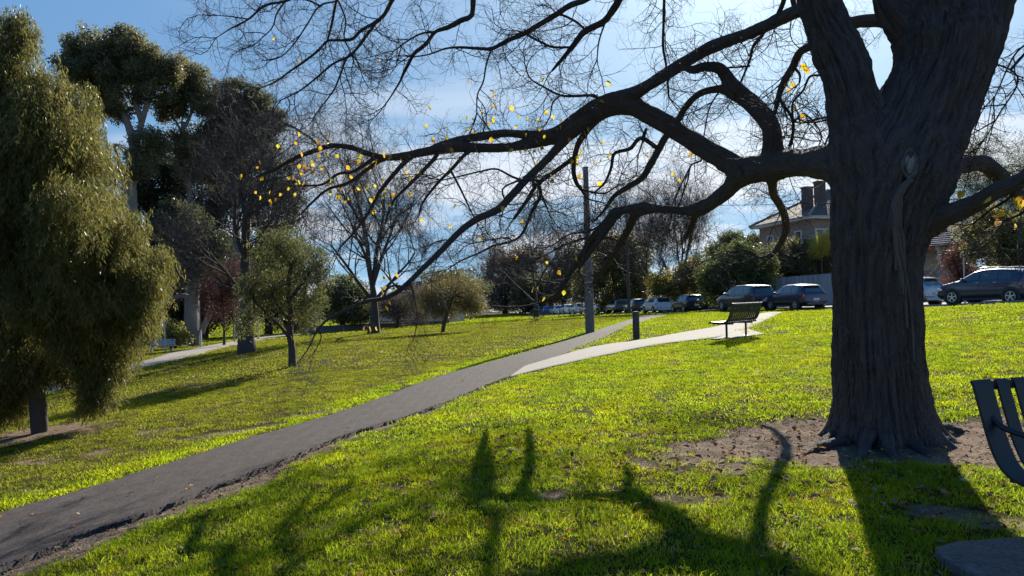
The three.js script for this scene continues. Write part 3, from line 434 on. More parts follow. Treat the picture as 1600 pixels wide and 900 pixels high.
const BRANCHES = [ // thinner ones, same notation; thickness from first to last
  [[768, 76, 10.2], [760, 100, 10.2], [755, 128, 10.2], [746, 148, 10.3], [745, 176, 10.3], 3, 2], [[946, 34, 9.8], [936, 64, 9.8], [933, 91, 9.8], 3, 2],
  [[912, 44, 9.9], [900, 34, 9.9], [880, 24, 9.85], [870, 22, 9.8], 4, 4], [[892, 74, 10], [860, 73, 10], [850, 68, 10], [834, 60, 10], [820, 52, 10], 4, 4],
  [[680, 50, 10.3], [660, 52, 10.4], [640, 62, 10.5], [615, 80, 10.6], 4, 2], [[588, 34, 10.5], [568, 62, 10.6], [548, 86, 10.7], [520, 100, 10.9], [494, 122, 11], [468, 142, 11.1], [440, 156, 11.2], 5, 2],
  [[548, 84, 10.7], [541, 92, 10.7], [532, 116, 10.8], [522, 140, 10.9], [498, 172, 11], 4, 2], [[526, 2, 10.6], [500, 9, 10.7], [480, 38, 10.8], [460, 68, 10.9], [440, 88, 11], [424, 94, 11.1], 3, 1.5],
  [[500, 9, 10.7], [480, 0, 10.75], [452, -2, 10.9], 3, 3], [[444, 4, 10.9], [432, 22, 11], [426, 42, 11], [402, 66, 11.1], 3, 1.5], [[388, 30, 11.1], [362, 26, 11.2], [340, 24, 11.2], 2.5, 1.2], [[528, 0, 10.6], [540, 30, 10.7], [538, 60, 10.7], [548, 82, 10.7], 3, 2],
  [[930, 150, 11.05], [900, 150, 11], [876, 149, 11], [850, 136, 11], [828, 122, 11], [820, 100, 11], 5, 2], [[876, 149, 11], [864, 160, 11], [860, 180, 11.1], 3, 2], [[1193, 52, 9.3], [1177, 72, 9.4], [1172, 93, 9.5], [1156, 131, 9.7], 6, 3], [[1172, 103, 9.5], [1150, 105, 9.6], [1135, 106, 9.8], 3, 3],
  [[1036, -20, 9.4], [1037, 27, 9.6], [1036, 72, 9.9], [1041, 104, 10.3], [1045, 152, 10.4], 5, 3], [[1230, -30, 8.6], [1225, 0, 8.8], [1217, 20, 8.95], [1212, 32, 9], 8, 7], [[1217, 150, 9.2], [1223, 163, 9.2], [1236, 181, 9.3], [1240, 203, 9.4], [1233, 229, 9.5], 6, 4],
  [[1288, 116, 8.4], [1265, 120, 8.7], [1255, 141, 8.9], [1239, 160, 9], [1239, 187, 9.2], [1238, 220, 9.4], 4, 3], [[1240, 190, 9.2], [1247, 184, 9.2], [1257, 179, 9.2], [1273, 192, 9.2], [1284, 213, 9.2], [1280, 225, 9.2], 4, 2], [[1300, 191, 8.6], [1275, 191, 8.9], [1250, 192, 9.2], 3, 2], [[1240, 104, 9], [1250, 118, 8.9], [1249, 130, 8.9], 5, 3],
  [[958, 168, 11.1], [924, 196, 11.2], [905, 222, 11.3], [900, 236, 11.3], [896, 264, 11.4], [900, 284, 11.5], [908, 296, 11.6], 12, 6], [[898, 246, 11.3], [870, 266, 11.5], [840, 288, 11.7], [820, 318, 11.9], [803, 342, 12], 8, 5],
  [[842, 290, 11.7], [845, 304, 11.7], [832, 329, 11.8], [816, 365, 12], [802, 376, 12.1], [771, 384, 12.2], [751, 394, 12.3], [719, 408, 12.4], [700, 420, 12.4], 6, 2], [[845, 302, 11.7], [852, 318, 11.7], [858, 334, 11.7], 4, 2], [[800, 377, 12.1], [795, 372, 12.1], [770, 374, 12.2], [745, 379, 12.2], 3, 1.5],
  [[742, 232, 11.6], [728, 240, 11.6], [706, 264, 11.8], [684, 286, 11.9], [660, 318, 12], [655, 335, 12], 7, 3], [[704, 266, 11.8], [718, 292, 11.9], [732, 322, 12], [747, 352, 12.1], 4, 2], [[684, 238, 11.75], [680, 246, 11.8], [658, 270, 11.9], [636, 292, 12], [612, 318, 12.1], [602, 350, 12.2], 8, 3],
  [[645, 243, 11.85], [634, 252, 11.9], [612, 276, 12], [592, 302, 12.1], [580, 325, 12.2], [560, 355, 12.3], [531, 387, 12.4], 9, 3], [[608, 246, 12], [596, 250, 12], [572, 266, 12.1], [544, 286, 12.2], [512, 296, 12.3], [488, 316, 12.4], [470, 335, 12.5], 8, 3], [[590, 245, 12], [576, 253, 12.1], [552, 268, 12.2], [528, 272, 12.3], [504, 288, 12.4], [470, 290, 12.5], 7, 3],
  [[505, 231, 12.2], [480, 212, 12.3], [460, 200, 12.4], [440, 190, 12.5], 4, 2], [[820, 283, 10.96], [800, 276, 10.96], [775, 264, 10.96], [750, 268, 10.96], [720, 275, 10.96], [690, 282, 10.96], 4, 2], [[790, 315, 10.81], [785, 296, 10.81], [800, 286, 10.81], [822, 280, 10.81], 3, 3], [[830, 282, 11.7], [845, 284, 11.8], [842, 292, 11.8], 4, 4],
  [[625, 453, 9.93], [612, 440, 9.93], [600, 425, 9.93], 4, 2], [[600, 466, 9.78], [604, 452, 9.78], [618, 446, 9.78], [630, 449, 9.78], 4, 3], [[498, 512, 9.19], [502, 528, 9.19], [494, 545, 9.19], 2.5, 1.5], [[640, 440, 9.93], [648, 468, 9.93], [652, 500, 9.93], [646, 530, 9.93], 3, 1.2], [[1167, 391, 13], [1160, 396, 13], [1130, 400, 13], [1100, 408, 13], 2, 1.2],
  [[976, 380, 11.6], [950, 372, 11.7], [915, 372, 11.8], [880, 384, 11.9], [850, 400, 12], 5, 2], [[946, 348, 11.3], [918, 362, 11.5], [890, 366, 11.7], [862, 384, 11.9], 4, 2], [[880, 445, 11.9], [850, 440, 12.1], [825, 436, 12.2], 4, 2], [[872, 458, 12], [840, 474, 12.2], [800, 480, 12.3], [770, 478, 12.4], 4, 2], [[908, 296, 11.6], [925, 300, 11.6], [945, 302, 11.6], [965, 290, 11.6], 4, 2], [[908, 296, 11.6], [918, 310, 11.7], [940, 316, 11.8], 4, 2],
  [[1000, 216, 11.2], [985, 232, 11.3], [960, 240, 11.3], [955, 262, 11.4], [945, 285, 11.5], [930, 300, 11.5], 7, 3], [[1010, 200, 11.2], [1004, 222, 11.2], [998, 240, 11.2], 4, 2], [[1096, 250, 10.6], [1080, 258, 10.7], [1075, 280, 10.7], [1062, 318, 10.8], 3, 2], [[1080, 258, 10.7], [1066, 285, 10.75], [1050, 322, 10.8], 3, 2], [[1140, 125, 10], [1125, 142, 10.2], [1108, 170, 10.5], [1100, 212, 10.6], 3, 2],
  [[1600, 278, 7.2], [1575, 310, 7.5], [1545, 330, 7.9], [1520, 350, 8.1], 6, 3], [[1640, 255, 7.0], [1600, 330, 7.4], [1570, 345, 7.6], 6, 3], [[1590, 120, 8], [1560, 180, 8.2], [1540, 215, 8.4], 3, 1.5], [[1620, 60, 7.9], [1590, 80, 8], [1555, 150, 8.1], 4, 2],
];
const elm = thing('bare_elm_tree', 'massive dark forked tree with low spreading bare limbs and a few yellow leaves', 'tree', V(treeBase.x, treeBase.y, treeBase.z));
const elmTips = [];
{
  const NODES = {}; for (const k in LIMBS) NODES[k] = nodesOf(LIMBS[k]); NODES.trunk[0].p.y = treeBase.y - 0.25;
  const CH = {}; for (const k in NODES) CH[k] = chain(NODES[k]);
  const joins = { trunk: ['leaderLeft', 'leaderMid', 'leaderRight', 'mainLimb', 'rightLimb', 'rightCurl'], leaderLeft: ['trunk', 'mainLimb', 'upperLimb', 'sideBranch', 'highLimbA'], leaderMid: ['trunk', 'linkLimb'], leaderRight: ['trunk'], mainLimb: ['trunk', 'leaderLeft', 'archLimb', 'lowLimb', 'hangLimb', 'upperLimb', 'longBranch'], upperLimb: ['leaderLeft', 'mainLimb'], archLimb: ['mainLimb', 'archBranch'], archBranch: ['archLimb'], lowLimb: ['mainLimb', 'lowFork', 'lowFork2', 'lowStub'], lowFork: ['lowLimb'], lowFork2: ['lowLimb'], lowStub: ['lowLimb'], hangLimb: ['mainLimb'], rightLimb: ['trunk'], rightCurl: ['trunk'], linkLimb: ['leaderMid'], sideBranch: ['leaderLeft'], longBranch: ['mainLimb'], highLimbA: ['leaderLeft', 'highLimbB'] };
  const roots = [[0.25, 0.55], [1.5, 0.42], [2.7, 0.62], [3.5, 0.5], [4.4, 0.65], [5.35, 0.75], [6.0, 0.5]];
  let seed = 1;
  for (const k in NODES) {
    const big = k === 'trunk' || k.startsWith('leader'), wide = LIMBS[k][1][3] > 15;
    const others = (joins[k] || []).map(j => CH[j]);
    const o = { seed: seed++, seg: big ? (k === 'trunk' ? 240 : 110) : wide ? 40 : 14, step: big ? 0.022 : wide ? 0.03 : 0.05, knob: big ? 0.05 : 0.10, bark: big ? 0.042 : wide ? 0.012 : 0, barkF: big ? 15 : 22, blend: others.length ? gap(others) : null, k: big ? 0.14 : 0.14 };
    if (k === 'trunk') o.flare = (a, run) => { const h = Math.max(0, run - 0.22); let f = 0; for (const [ra, s] of roots) { let d = Math.abs(a - ra); d = Math.min(d, 6.2832 - d); f += s * Math.exp(-d * d / 0.04) * Math.exp(-h / 0.14); } return 1 + f * 0.62 + 0.05 * Math.exp(-h / 0.3); };
    part(elm, k === 'trunk' ? 'trunk' : 'limb', tube(NODES[k], o), big ? elmBark : branchBark, true);
  }
  const lines = Object.entries(NODES).map(([k, n]) => [n, LIMBS[k].map(q => q[3]), k]);
  for (const b of BRANCHES) {
    const pts = b.slice(0, -2), [w0, w1] = b.slice(-2), n = pts.map(([x, y, d], i) => ({ p: at(x, y, d), r: mix(w0, w1, i / (pts.length - 1)) / 2 * d / F }));
    { let q = null, bd = 0.9; for (const ch of Object.values(CH)) for (const [c, r] of ch) { const e = c.distanceTo(n[0].p) ; if (e < bd) { bd = e; q = c; } } if (q && bd > 0.05) n.unshift({ p: q.clone(), r: n[0].r * 1.1 }); CH['b' + seed] = chain(n); }
    part(elm, 'branch', tube(n, { seg: 8, step: 0.06, knob: 0.12, seed: seed++ }), branchBark, true);
    lines.push([n, n.map((_, i) => mix(w0, w1, i / (n.length - 1))), 'branch']);
  }
  // surface roots
  for (const [x1, y1, x0, y0, r, bend] of [[1272, 694, 1325, 672, 0.085, 8], [1255, 706, 1330, 690, 0.06, -6], [1508, 672, 1446, 676, 0.085, 4], [1500, 690, 1438, 684, 0.07, -5], [1335, 722, 1352, 700, 0.045, 4], [1455, 712, 1425, 698, 0.04, 4], [1398, 722, 1390, 705, 0.035, 3], [1282, 682, 1325, 682, 0.05, 3]]) {
    const e = hit(x1, y1), s = hit(x0, y0), m = hit((x0 + x1) / 2 + bend, (y0 + y1) / 2), a = V(treeBase.x, treeBase.y, treeBase.z).lerp(s, 0.72);
    part(elm, 'root', tube([{ p: a.setY(a.y + 0.10), r: r * 1.7 }, { p: s.setY(s.y + 0.02), r: r * 1.3 }, { p: m.setY(m.y - 0.005), r: r }, { p: e.setY(e.y - 0.05), r: r * 0.55 }], { seg: 22, step: 0.025, knob: 0.16, seed: seed++, bark: 0.012, barkF: 26 }), elmBark, true);
  }
  const R = rng(404), lists = SPRAYS.map(() => []), one = C(1, 1, 1);
  const put = (p, dir, s) => { const k = Math.floor(R() * SPRAYS.length), m = alongTo(p, dir, R() * 6.283, s); lists[k].push([m, one.clone().multiplyScalar(0.75 + 0.5 * R())]); if (s > 0.2) for (let q = 0; q < SPRAYS[k].tips.length; q += 4) elmTips.push(SPRAYS[k].tips[q].clone().applyMatrix4(m)); };
  for (const [n, ws, name] of lines) {
    const c = new THREE.CatmullRomCurve3(n.map(q => q.p), false, 'centripetal'), len = c.getLength(), high = name.startsWith('high');
    if (name === 'trunk' || name.startsWith('leader')) continue;
    const step = name === 'branch' ? 0.13 : 0.16;
    for (let s = 0.05; s < len; s += step * (0.6 + 0.8 * R())) {
      const t = s / len, p = c.getPointAt(t), w = ws[Math.min(ws.length - 1, Math.floor(c.getUtoTmapping(t) * (ws.length - 1)))];
      const keep = w > 24 ? 0.30 : w > 14 ? 0.62 : 1; if (R() > keep) continue;
      const tan = c.getTangentAt(t), side = V(R() - 0.5, R() - 0.5, R() - 0.5).cross(tan).normalize();
      const dir = side.addScaledVector(tan, 0.35 + 0.6 * R()); dir.y += high ? -0.30 : 0.05 - 0.25 * R(); dir.z *= 0.8; dir.normalize();
      const out = high ? Math.min(1, 0.45 + t) : 1;
      put(p, dir, (0.30 + 0.62 * R() ** 1.3) * out * (w > 24 ? 0.6 : 1) * (p.y < 1.9 ? 0.55 : 1));
    }
    const e = n.length - 1; if (ws[e] < 6) for (let k = 0; k < 3; k++) { const d = n[e].p.clone().sub(n[e - 1].p).normalize().add(V(R() - 0.5, R() - 0.5, R() - 0.5).multiplyScalar(0.8)).normalize(); put(n[e].p, d, (0.5 + 0.4 * R()) * (n[e].p.y < 1.9 ? 0.55 : 1)); }
  }
  // finer shoots filling the crown above and beside the limbs, out to the frame's upper edge and beyond it
  SPRAYS.forEach((s, k) => { const m = scatter('twigs', s.g, new THREE.MeshStandardMaterial({ color: C(0.062, 0.051, 0.046), roughness: 0.9 }), lists[k].map(([a, b]) => [a.premultiply(new THREE.Matrix4().makeTranslation(-elm.position.x, -elm.position.y, -elm.position.z)), b]), elm); });
  // yellow leaves still hanging on
  const leafGeo = sd => { const q = rng(sd), pos = [], idx = [], n = 6; for (let i = 0; i <= n; i++) { const u = i / n, w = Math.sin(Math.pow(u, 0.8) * Math.PI) * 0.030, z = 0.012 * Math.sin(u * 3 + sd), y = -u * 0.075; pos.push(-w, y, z + 0.008, 0, y, z, w, y, z + 0.010); } for (let i = 0; i < n; i++) for (let k = 0; k < 2; k++) { const a = i * 3 + k; idx.push(a, a + 3, a + 1, a + 1, a + 3, a + 4); } const g = new THREE.BufferGeometry(); g.setAttribute('position', new THREE.Float32BufferAttribute(pos, 3)); g.setIndex(idx); g.computeVertexNormals(); return g; };
  const leafGeos = [1, 2, 3].map(leafGeo), leafCols = [[0.72, 0.50, 0.03], [0.66, 0.40, 0.04], [0.56, 0.48, 0.05], [0.32, 0.18, 0.06], [0.68, 0.52, 0.12]].map(c => leafMat(0.55, { color: C(...c) }));
  const zones = [[430, 275, 50, 40, 18], [470, 262, 25, 22, 14], [520, 265, 60, 45, 16], [480, 225, 45, 25, 7], [545, 300, 20, 20, 10], [600, 270, 55, 45, 22], [560, 300, 60, 25, 12], [700, 200, 70, 40, 14], [780, 185, 60, 30, 14], [850, 190, 40, 22, 12], [850, 240, 60, 40, 16], [920, 240, 50, 40, 12], [596, 450, 22, 22, 8], [590, 505, 30, 30, 3], [640, 415, 40, 25, 3], [740, 340, 90, 40, 8], [860, 420, 70, 40, 8], [930, 260, 40, 30, 6], [1050, 280, 60, 60, 5], [1235, 120, 25, 22, 8], [1275, 112, 18, 16, 4], [1245, 190, 30, 30, 4], [1590, 300, 25, 25, 8], [1525, 305, 30, 22, 9], [1575, 328, 30, 20, 9], [460, 75, 40, 30, 2], [620, 110, 40, 30, 2], [790, 120, 60, 30, 4], [940, 150, 40, 30, 6]];
  const px = elmTips.map(p => [...toPx(p), p]); let made = 0; const used = new Set();
  for (const [cx, cy, rx, ry, n] of zones) for (let i = 0; i < n && made < 290; i++) {
    const a = R() * 6.283, q = Math.sqrt(R()), tx = cx + Math.cos(a) * q * rx, ty = cy + Math.sin(a) * q * ry; let best = -1, bd = 900;
    for (let k = 0; k < px.length; k++) { const d = (px[k][0] - tx) ** 2 + (px[k][1] - ty) ** 2; if (d < bd && !used.has(k) && px[k][2] > 6.5) { bd = d; best = k; } }
    if (best < 0) continue; used.add(best);
    const m = new THREE.Mesh(leafGeos[made % 3], leafCols[R() < 0.75 ? Math.floor(R() * 3) : 3 + Math.floor(R() * 2)]); m.name = 'leaf'; m.position.copy(px[best][3]).sub(elm.position); m.rotation.set((R() - 0.5) * 1.6, R() * 6.28, (R() - 0.5) * 1.2); m.scale.setScalar(0.70 + 0.55 * R()); m.castShadow = m.receiveShadow = true; elm.add(m); made++;
  }
  // the wound: an oval collar of callus, and the healed ridge below it
  const face = (x, y, out) => { const c = at(x, y, 8.2), toEye = camera.position.clone().sub(c).setY(0).normalize(), ax = NODES.trunk; let best = 9, r = 0.5, cp = c; for (const [q, rr] of CH.trunk) { const d = Math.abs(q.y - c.y); if (d < best) { best = d; r = rr; cp = q; } } const side = V(-toEye.z, 0, toEye.x), off = c.clone().sub(cp).dot(side), dep = Math.sqrt(Math.max(0.01, r * r - off * off)); return V(cp.x, c.y, cp.z).addScaledVector(side, off).addScaledVector(toEye, dep + out); };
  const scarMat = new THREE.MeshStandardMaterial({ color: C(0.165, 0.145, 0.13), map: barkTone, bumpMap: barkBump, bumpScale: 0.01, roughness: 0.95 });
  const collar = []; for (let i = 0; i <= 14; i++) { const a = i / 14 * 6.283; collar.push({ p: face(1421 + 11 * Math.cos(a), 268 + 20 * Math.sin(a), 0.0), r: 0.022 + 0.006 * Math.sin(a * 2) }); }
  part(elm, 'wound_collar', tube(collar, { seg: 12, step: 0.02, knob: 0.12, seed: 60, bark: 0.004, barkF: 40 }), scarMat, true);
  part(elm, 'wound', tube([{ p: face(1421, 252, -0.06), r: 0.05 }, { p: face(1421, 268, -0.055), r: 0.075 }, { p: face(1421, 284, -0.06), r: 0.05 }], { seg: 16, step: 0.02, knob: 0.15, seed: 63, bark: 0.006, barkF: 40 }), std(0.22, 0.20, 0.18, { roughness: 1, bumpMap: barkBump, bumpScale: 0.01 }), true);
  for (const [dx, k, y1] of [[0, 0.8, 470], [5, 0.6, 520], [-4, 0.5, 430], [9, 0.45, 560]]) part(elm, 'bark_ridge', tube([[1424, 290], [1409, 305], [1400, 325], [1398, 350], [1401, 385], [1406, 425], [1411, 460], [1414, 510], [1416, 560], [1420, 610], [1424, 650]].filter(q => q[1] <= y1).map(([x, y], i, a) => ({ p: face(x + dx * Math.min(1, i / 3) + 2.2 * Math.sin(y * 0.11 + dx), y, 0.004), r: (0.030 - 0.016 * i / a.length) * k + 0.008 })), { seg: 10, step: 0.02, knob: 0.3, seed: 61 + dx, bark: 0.006, barkF: 60 }), scarMat, true);
  part(elm, 'knot', tube([[1342, 222], [1344, 228], [1346, 234]].map(([x, y], i) => ({ p: face(x, y, -0.02), r: [0.02, 0.045, 0.02][i] })), { seg: 12, step: 0.01, knob: 0.2, seed: 64 }), elmBark, true);
}

// ---------------------------------------------------------------- leafy trees and shrubs
function leavesGeo(seed, n, kind) {                                  // one sprig; unit size about 0.5 m
  const R = rng(seed), pos = [], idx = [];
  const leaf = (p, d, l, w, up) => { const s = d.clone().cross(up).normalize(); if (s.lengthSq() < 0.1) return; const o = pos.length / 3, m = p.clone().addScaledVector(d, l * 0.45).addScaledVector(up, l * 0.04), t = p.clone().addScaledVector(d, l); t.y -= l * 0.1; for (const q of [p, m.clone().addScaledVector(s, w), m.clone().addScaledVector(s, -w), t]) pos.push(q.x, q.y, q.z); idx.push(o, o + 1, o + 2, o + 1, o + 3, o + 2); };
  for (let i = 0; i < n; i++) {
    if (kind === 'weep') {                                           // a hanging shoot, leaves pointing down along it
      const u = i / n, p = V(0.07 * Math.sin(u * 4 + seed) + (R() - 0.5) * 0.10, -u * 0.60 + (R() - 0.5) * 0.05, 0.07 * Math.cos(u * 3.3 + seed * 2) + (R() - 0.5) * 0.10), d = V((R() - 0.5) * 1.5, -0.35 - R() * 0.9, (R() - 0.5) * 1.5).normalize();
      leaf(p, d, 0.080 + 0.05 * R(), 0.0070 + 0.005 * R(), V(R() - 0.5, R() - 0.5, R() - 0.5).normalize());
    } else if (kind === 'droop') {                                          // a hanging shoot of long narrow leaves
      const u = i / n, p = V(0.10 * Math.sin(u * 4 + seed) + (R() - 0.5) * 0.24, -u * 0.42 + (R() - 0.5) * 0.10, 0.10 * Math.cos(u * 3.3 + seed * 2) + (R() - 0.5) * 0.24), d = V((R() - 0.5) * 2.0, 0.15 - R() * 1.3, (R() - 0.5) * 2.0).normalize();
      leaf(p, d, 0.085 + 0.05 * R(), 0.0095 + 0.006 * R(), V(R() - 0.5, R() - 0.5, R() - 0.5).normalize());
    } else {
      const p = V(R() - 0.5, R() - 0.5, R() - 0.5).normalize().multiplyScalar(0.25 * Math.cbrt(R())), d = V(R() - 0.5, R() - 0.55, R() - 0.5).normalize(), l = kind === 'fine' ? 0.05 + 0.03 * R() : 0.08 + 0.05 * R();
      leaf(p, d, l, l * (kind === 'fine' ? 0.16 : 0.30), V(R() - 0.5, R() + 0.2, R() - 0.5).normalize());
    }
  }
  const g = new THREE.BufferGeometry(); g.setAttribute('position', new THREE.Float32BufferAttribute(pos, 3)); g.setIndex(idx); g.computeVertexNormals(); return g;
}
const SPRIG = { weep: [leavesGeo(8, 26, 'weep'), leavesGeo(9, 26, 'weep'), leavesGeo(10, 26, 'weep')], droop: [leavesGeo(1, 20, 'droop'), leavesGeo(2, 20, 'droop'), leavesGeo(3, 22, 'droop')], broad: [leavesGeo(4, 26, 'broad'), leavesGeo(5, 26, 'broad')], fine: [leavesGeo(6, 44, 'fine'), leavesGeo(7, 44, 'fine')] };
const foliageMat = leafMat(0.5, { clearcoat: 0.35, clearcoatRoughness: 0.38 });
let treeSeed = 900;
function crownOf(parent, blobs, d, o, R) {                           // blobs: [px, py, rx, ry, depth shift] -> sprigs gathered in clumps
  const kind = SPRIG[o.kind], lists = kind.map(() => []), clumps = [];
  const area = blobs.reduce((s, b) => s + b[2] * b[3], 0);
  for (const [cx, cy, rx, ry, dz = 0, dens = 1] of blobs) {
    const c = at(cx, cy, d + dz), ax = rx * d / F, ay = ry * d / F, az = ax * (o.thick || 0.9), n = Math.max(3, Math.round(o.clumps * rx * ry / area));
    for (let i = 0; i < n; i++) {
      const v = V(R() - 0.5, R() - 0.5, R() - 0.5).normalize().multiplyScalar(R() < 0.14 ? 1.0 + 0.22 * R() : 0.35 + 0.65 * Math.sqrt(R())); const p = V(c.x + v.x * ax * 0.9, c.y + v.y * ay * 0.9, c.z + v.z * az * 0.9), rho = (o.rho || 0.25) * Math.min(ax, ay) * (0.6 + 0.8 * R()) + (o.rho0 || 0.1), k = Math.round(o.per * dens * (0.6 + 0.8 * R()));
      clumps.push(p);
      for (let j = 0; j < k; j++) {
        const q = V(R() - 0.5, R() - 0.5, R() - 0.5).normalize().multiplyScalar(rho * Math.cbrt(R())), s = o.size * (0.7 + 0.6 * R());
        const col = C(...o.color).lerp(C(...(o.color2 || o.color)), R());
        const rx2 = o.kind === 'weep' ? (R() - 0.5) * 0.8 : o.kind === 'droop' ? (R() - 0.5) * 0.9 : R() * 6.28;
        lists[Math.floor(R() * kind.length)].push([place(p.x + q.x - parent.position.x, p.y + q.y * 0.8 - parent.position.y + (o.kind === 'droop' || o.kind === 'weep' ? 0.22 * s : 0), p.z + q.z - parent.position.z, rx2, R() * 6.28, o.kind === 'droop' || o.kind === 'weep' ? (R() - 0.5) * 0.8 : R() * 6.28, s), col]);
      }
    }
  }
  lists.forEach((l, k) => scatter('crown', kind[k], o.mat || foliageMat, l, parent));
  return clumps;
}
function leafyTree(o) {
  const R = rng(treeSeed++), base = standAt(o.base[0], o.base[1], o.d), t = thing(o.name, o.label, o.category || 'tree', base, o.group), d = o.d, S = d / F, bark = o.bark || greyBark;
  const stems = o.stems || [[[o.base[0], o.base[1] + 6], ...(o.trunk || [[o.base[0], o.base[1] - 40]])]];
  const w = o.width || 10; let ends = [];
  stems.forEach((st, k) => {
    const n = st.map(([x, y, dz = 0], i) => ({ p: i === 0 && k === 0 ? V(base.x, base.y - 0.15, base.z) : at(x, y, d + dz), r: w * S / 2 * (k ? 0.6 : 1) * mix(k ? 1 : 1.25, o.taper || 0.55, Math.min(1, i / (st.length - 1) * 1.0)) }));
    part(t, k ? 'limb' : 'trunk', tube(n, { seg: d < 30 ? 20 : 10, step: d < 30 ? 0.06 : 0.3, knob: 0.10, seed: treeSeed + k, bark: d < 20 ? 0.012 : 0 }), bark, true);
    ends.push([n[n.length - 1].p, n[n.length - 1].r, n[Math.max(0, n.length - 2)].p]);
  });
  const clumps = crownOf(t, o.blobs, d, o, R);
  const gs = []; const lim = o.limbs ?? 18;
  for (let i = 0; i < lim && clumps.length; i++) {
    const c = clumps[Math.floor(R() * clumps.length)], [e, r] = ends.reduce((a, b) => (b[0].distanceTo(c) < a[0].distanceTo(c) ? b : a));
    const m = e.clone().lerp(c, 0.5); m.y += e.distanceTo(c) * (0.12 + 0.2 * R()) * (c.y > e.y - 0.5 ? 0.5 : 1); m.x += (R() - 0.5) * 0.15 * e.distanceTo(c);
    gs.push(tube([{ p: e, r: r * 0.55 }, { p: m, r: r * 0.34 }, { p: c, r: r * 0.10 }], { seg: 6, step: Math.max(0.12, e.distanceTo(c) / 9), knob: 0.1, seed: i }));
  }
  for (const g of gs) part(t, 'branch', g, bark, true);
  return t;
}
const olive = [0.088, 0.098, 0.024], oliveGold = [0.235, 0.205, 0.058], gumGreen = [0.120, 0.130, 0.065], gumLight = [0.23, 0.21, 0.105], darkGreen = [0.055, 0.062, 0.030], midGreen = [0.070, 0.085, 0.020], dull = [0.085, 0.072, 0.032];
// the drooping tree beside the path
leafyTree({ name: 'weeping_tree', label: 'broad weeping evergreen with long narrow golden green leaves hanging almost to the grass', base: [62, 672], d: 15, width: 20, taper: 0.7,
  stems: [[[62, 676], [60, 640], [56, 590], [60, 530], [50, 470], [46, 400], [40, 300], [30, 190]], [[58, 520], [90, 468], [130, 440], [170, 415, -0.6]], [[52, 480], [10, 440], [-40, 400, 0.5]], [[42, 330], [90, 270], [130, 230, 0.4]], [[56, 560], [30, 500], [-10, 480, -0.5]]],
  blobs: [[8, 112, 58, 66], [74, 195, 76, 88], [100, 295, 88, 88, 0.4], [40, 240, 110, 110, -0.4], [150, 390, 85, 75], [195, 430, 70, 60, 0.2], [185, 475, 65, 55], [60, 370, 120, 90, -0.7], [-20, 330, 100, 150], [130, 510, 65, 55, -0.2], [90, 548, 60, 40, 0.7], [20, 545, 60, 60], [-50, 520, 80, 90], [150, 578, 32, 42], [8, 600, 36, 40, 0.3], [140, 612, 16, 34], [20, 625, 20, 34, 0.2], [165, 592, 24, 30], [-30, 600, 40, 50], [-30, 75, 56, 60], [26, 48, 20, 24], [175, 540, 42, 40, 0.4], [215, 455, 45, 38, -0.3], [90, 450, 80, 50, -0.9]],
  kind: 'weep', clumps: 900, per: 24, size: 0.85, rho: 0.22, rho0: 0.12, thick: 0.85, color: olive, color2: oliveGold, limbs: 60, bark: branchBark });
leafyTree({ name: 'young_weeping_tree', label: 'young slender evergreen with a leaning second stem and dull green crown', base: [457, 573], d: 25, width: 10, taper: 0.6,
  stems: [[[457, 576], [456, 545], [453, 520], [455, 490], [450, 455], [455, 415]], [[455, 532], [440, 512], [420, 492], [398, 470]], [[453, 500], [436, 480], [424, 460]], [[452, 470], [470, 445], [485, 425]]],
  blobs: [[470, 402, 32, 34], [428, 432, 40, 36, 0.3], [484, 445, 26, 44], [402, 462, 24, 38], [388, 500, 18, 26], [446, 384, 30, 22], [478, 486, 24, 30, -0.2], [420, 395, 24, 22], [500, 420, 14, 22], [440, 470, 30, 24]],
  kind: 'droop', clumps: 170, per: 6, size: 1.0, rho: 0.40, rho0: 0.18, color: [0.085, 0.110, 0.034], color2: [0.155, 0.140, 0.05], limbs: 30, bark: branchBark });
leafyTree({ name: 'round_tree', label: 'small round-crowned olive tree with a thin bent trunk alone on the far lawn', base: [691, 521], d: 45, width: 5.5, taper: 0.7, trunk: [[693, 510], [697, 495], [703, 478], [708, 462]],
  blobs: [[705, 455, 46, 32], [680, 468, 28, 24], [730, 470, 28, 26], [705, 480, 38, 18], [668, 462, 16, 18], [742, 478, 14, 18]], kind: 'fine', clumps: 130, per: 7, size: 1.3, rho: 0.30, rho0: 0.18, color: [0.135, 0.118, 0.042], color2: [0.20, 0.165, 0.055], limbs: 24, bark: branchBark });
// tall gums at the left
leafyTree({ name: 'gum_tree', label: 'tallest spreading gum with pale forked upper trunk and high open crown', base: [214, 538], d: 64, width: 17, taper: 0.5, bark: gumBark,
  stems: [[[214, 540], [210, 440], [206, 330], [205, 262], [208, 225], [198, 190], [186, 165]], [[208, 240], [222, 190], [235, 150], [252, 128]], [[207, 250], [216, 215], [206, 205]], [[212, 360], [190, 270], [178, 225]], [[222, 190], [212, 160], [215, 120]]],
  blobs: [[130, 78, 40, 20], [165, 72, 32, 24], [200, 68, 34, 20], [170, 105, 55, 28], [225, 95, 44, 28], [250, 112, 30, 26], [205, 130, 52, 26], [150, 130, 40, 26, 1], [190, 165, 36, 24], [230, 215, 24, 22], [245, 235, 18, 24], [262, 108, 18, 18], [110, 100, 20, 16], [160, 165, 26, 26, 1], [215, 260, 26, 22], [140, 105, 40, 26], [190, 95, 46, 26], [240, 135, 30, 20], [120, 130, 26, 22, 1]],
  kind: 'broad', clumps: 300, per: 11, size: 1.8, rho: 0.30, rho0: 0.35, thick: 0.9, color: gumGreen, color2: gumLight, limbs: 70 });
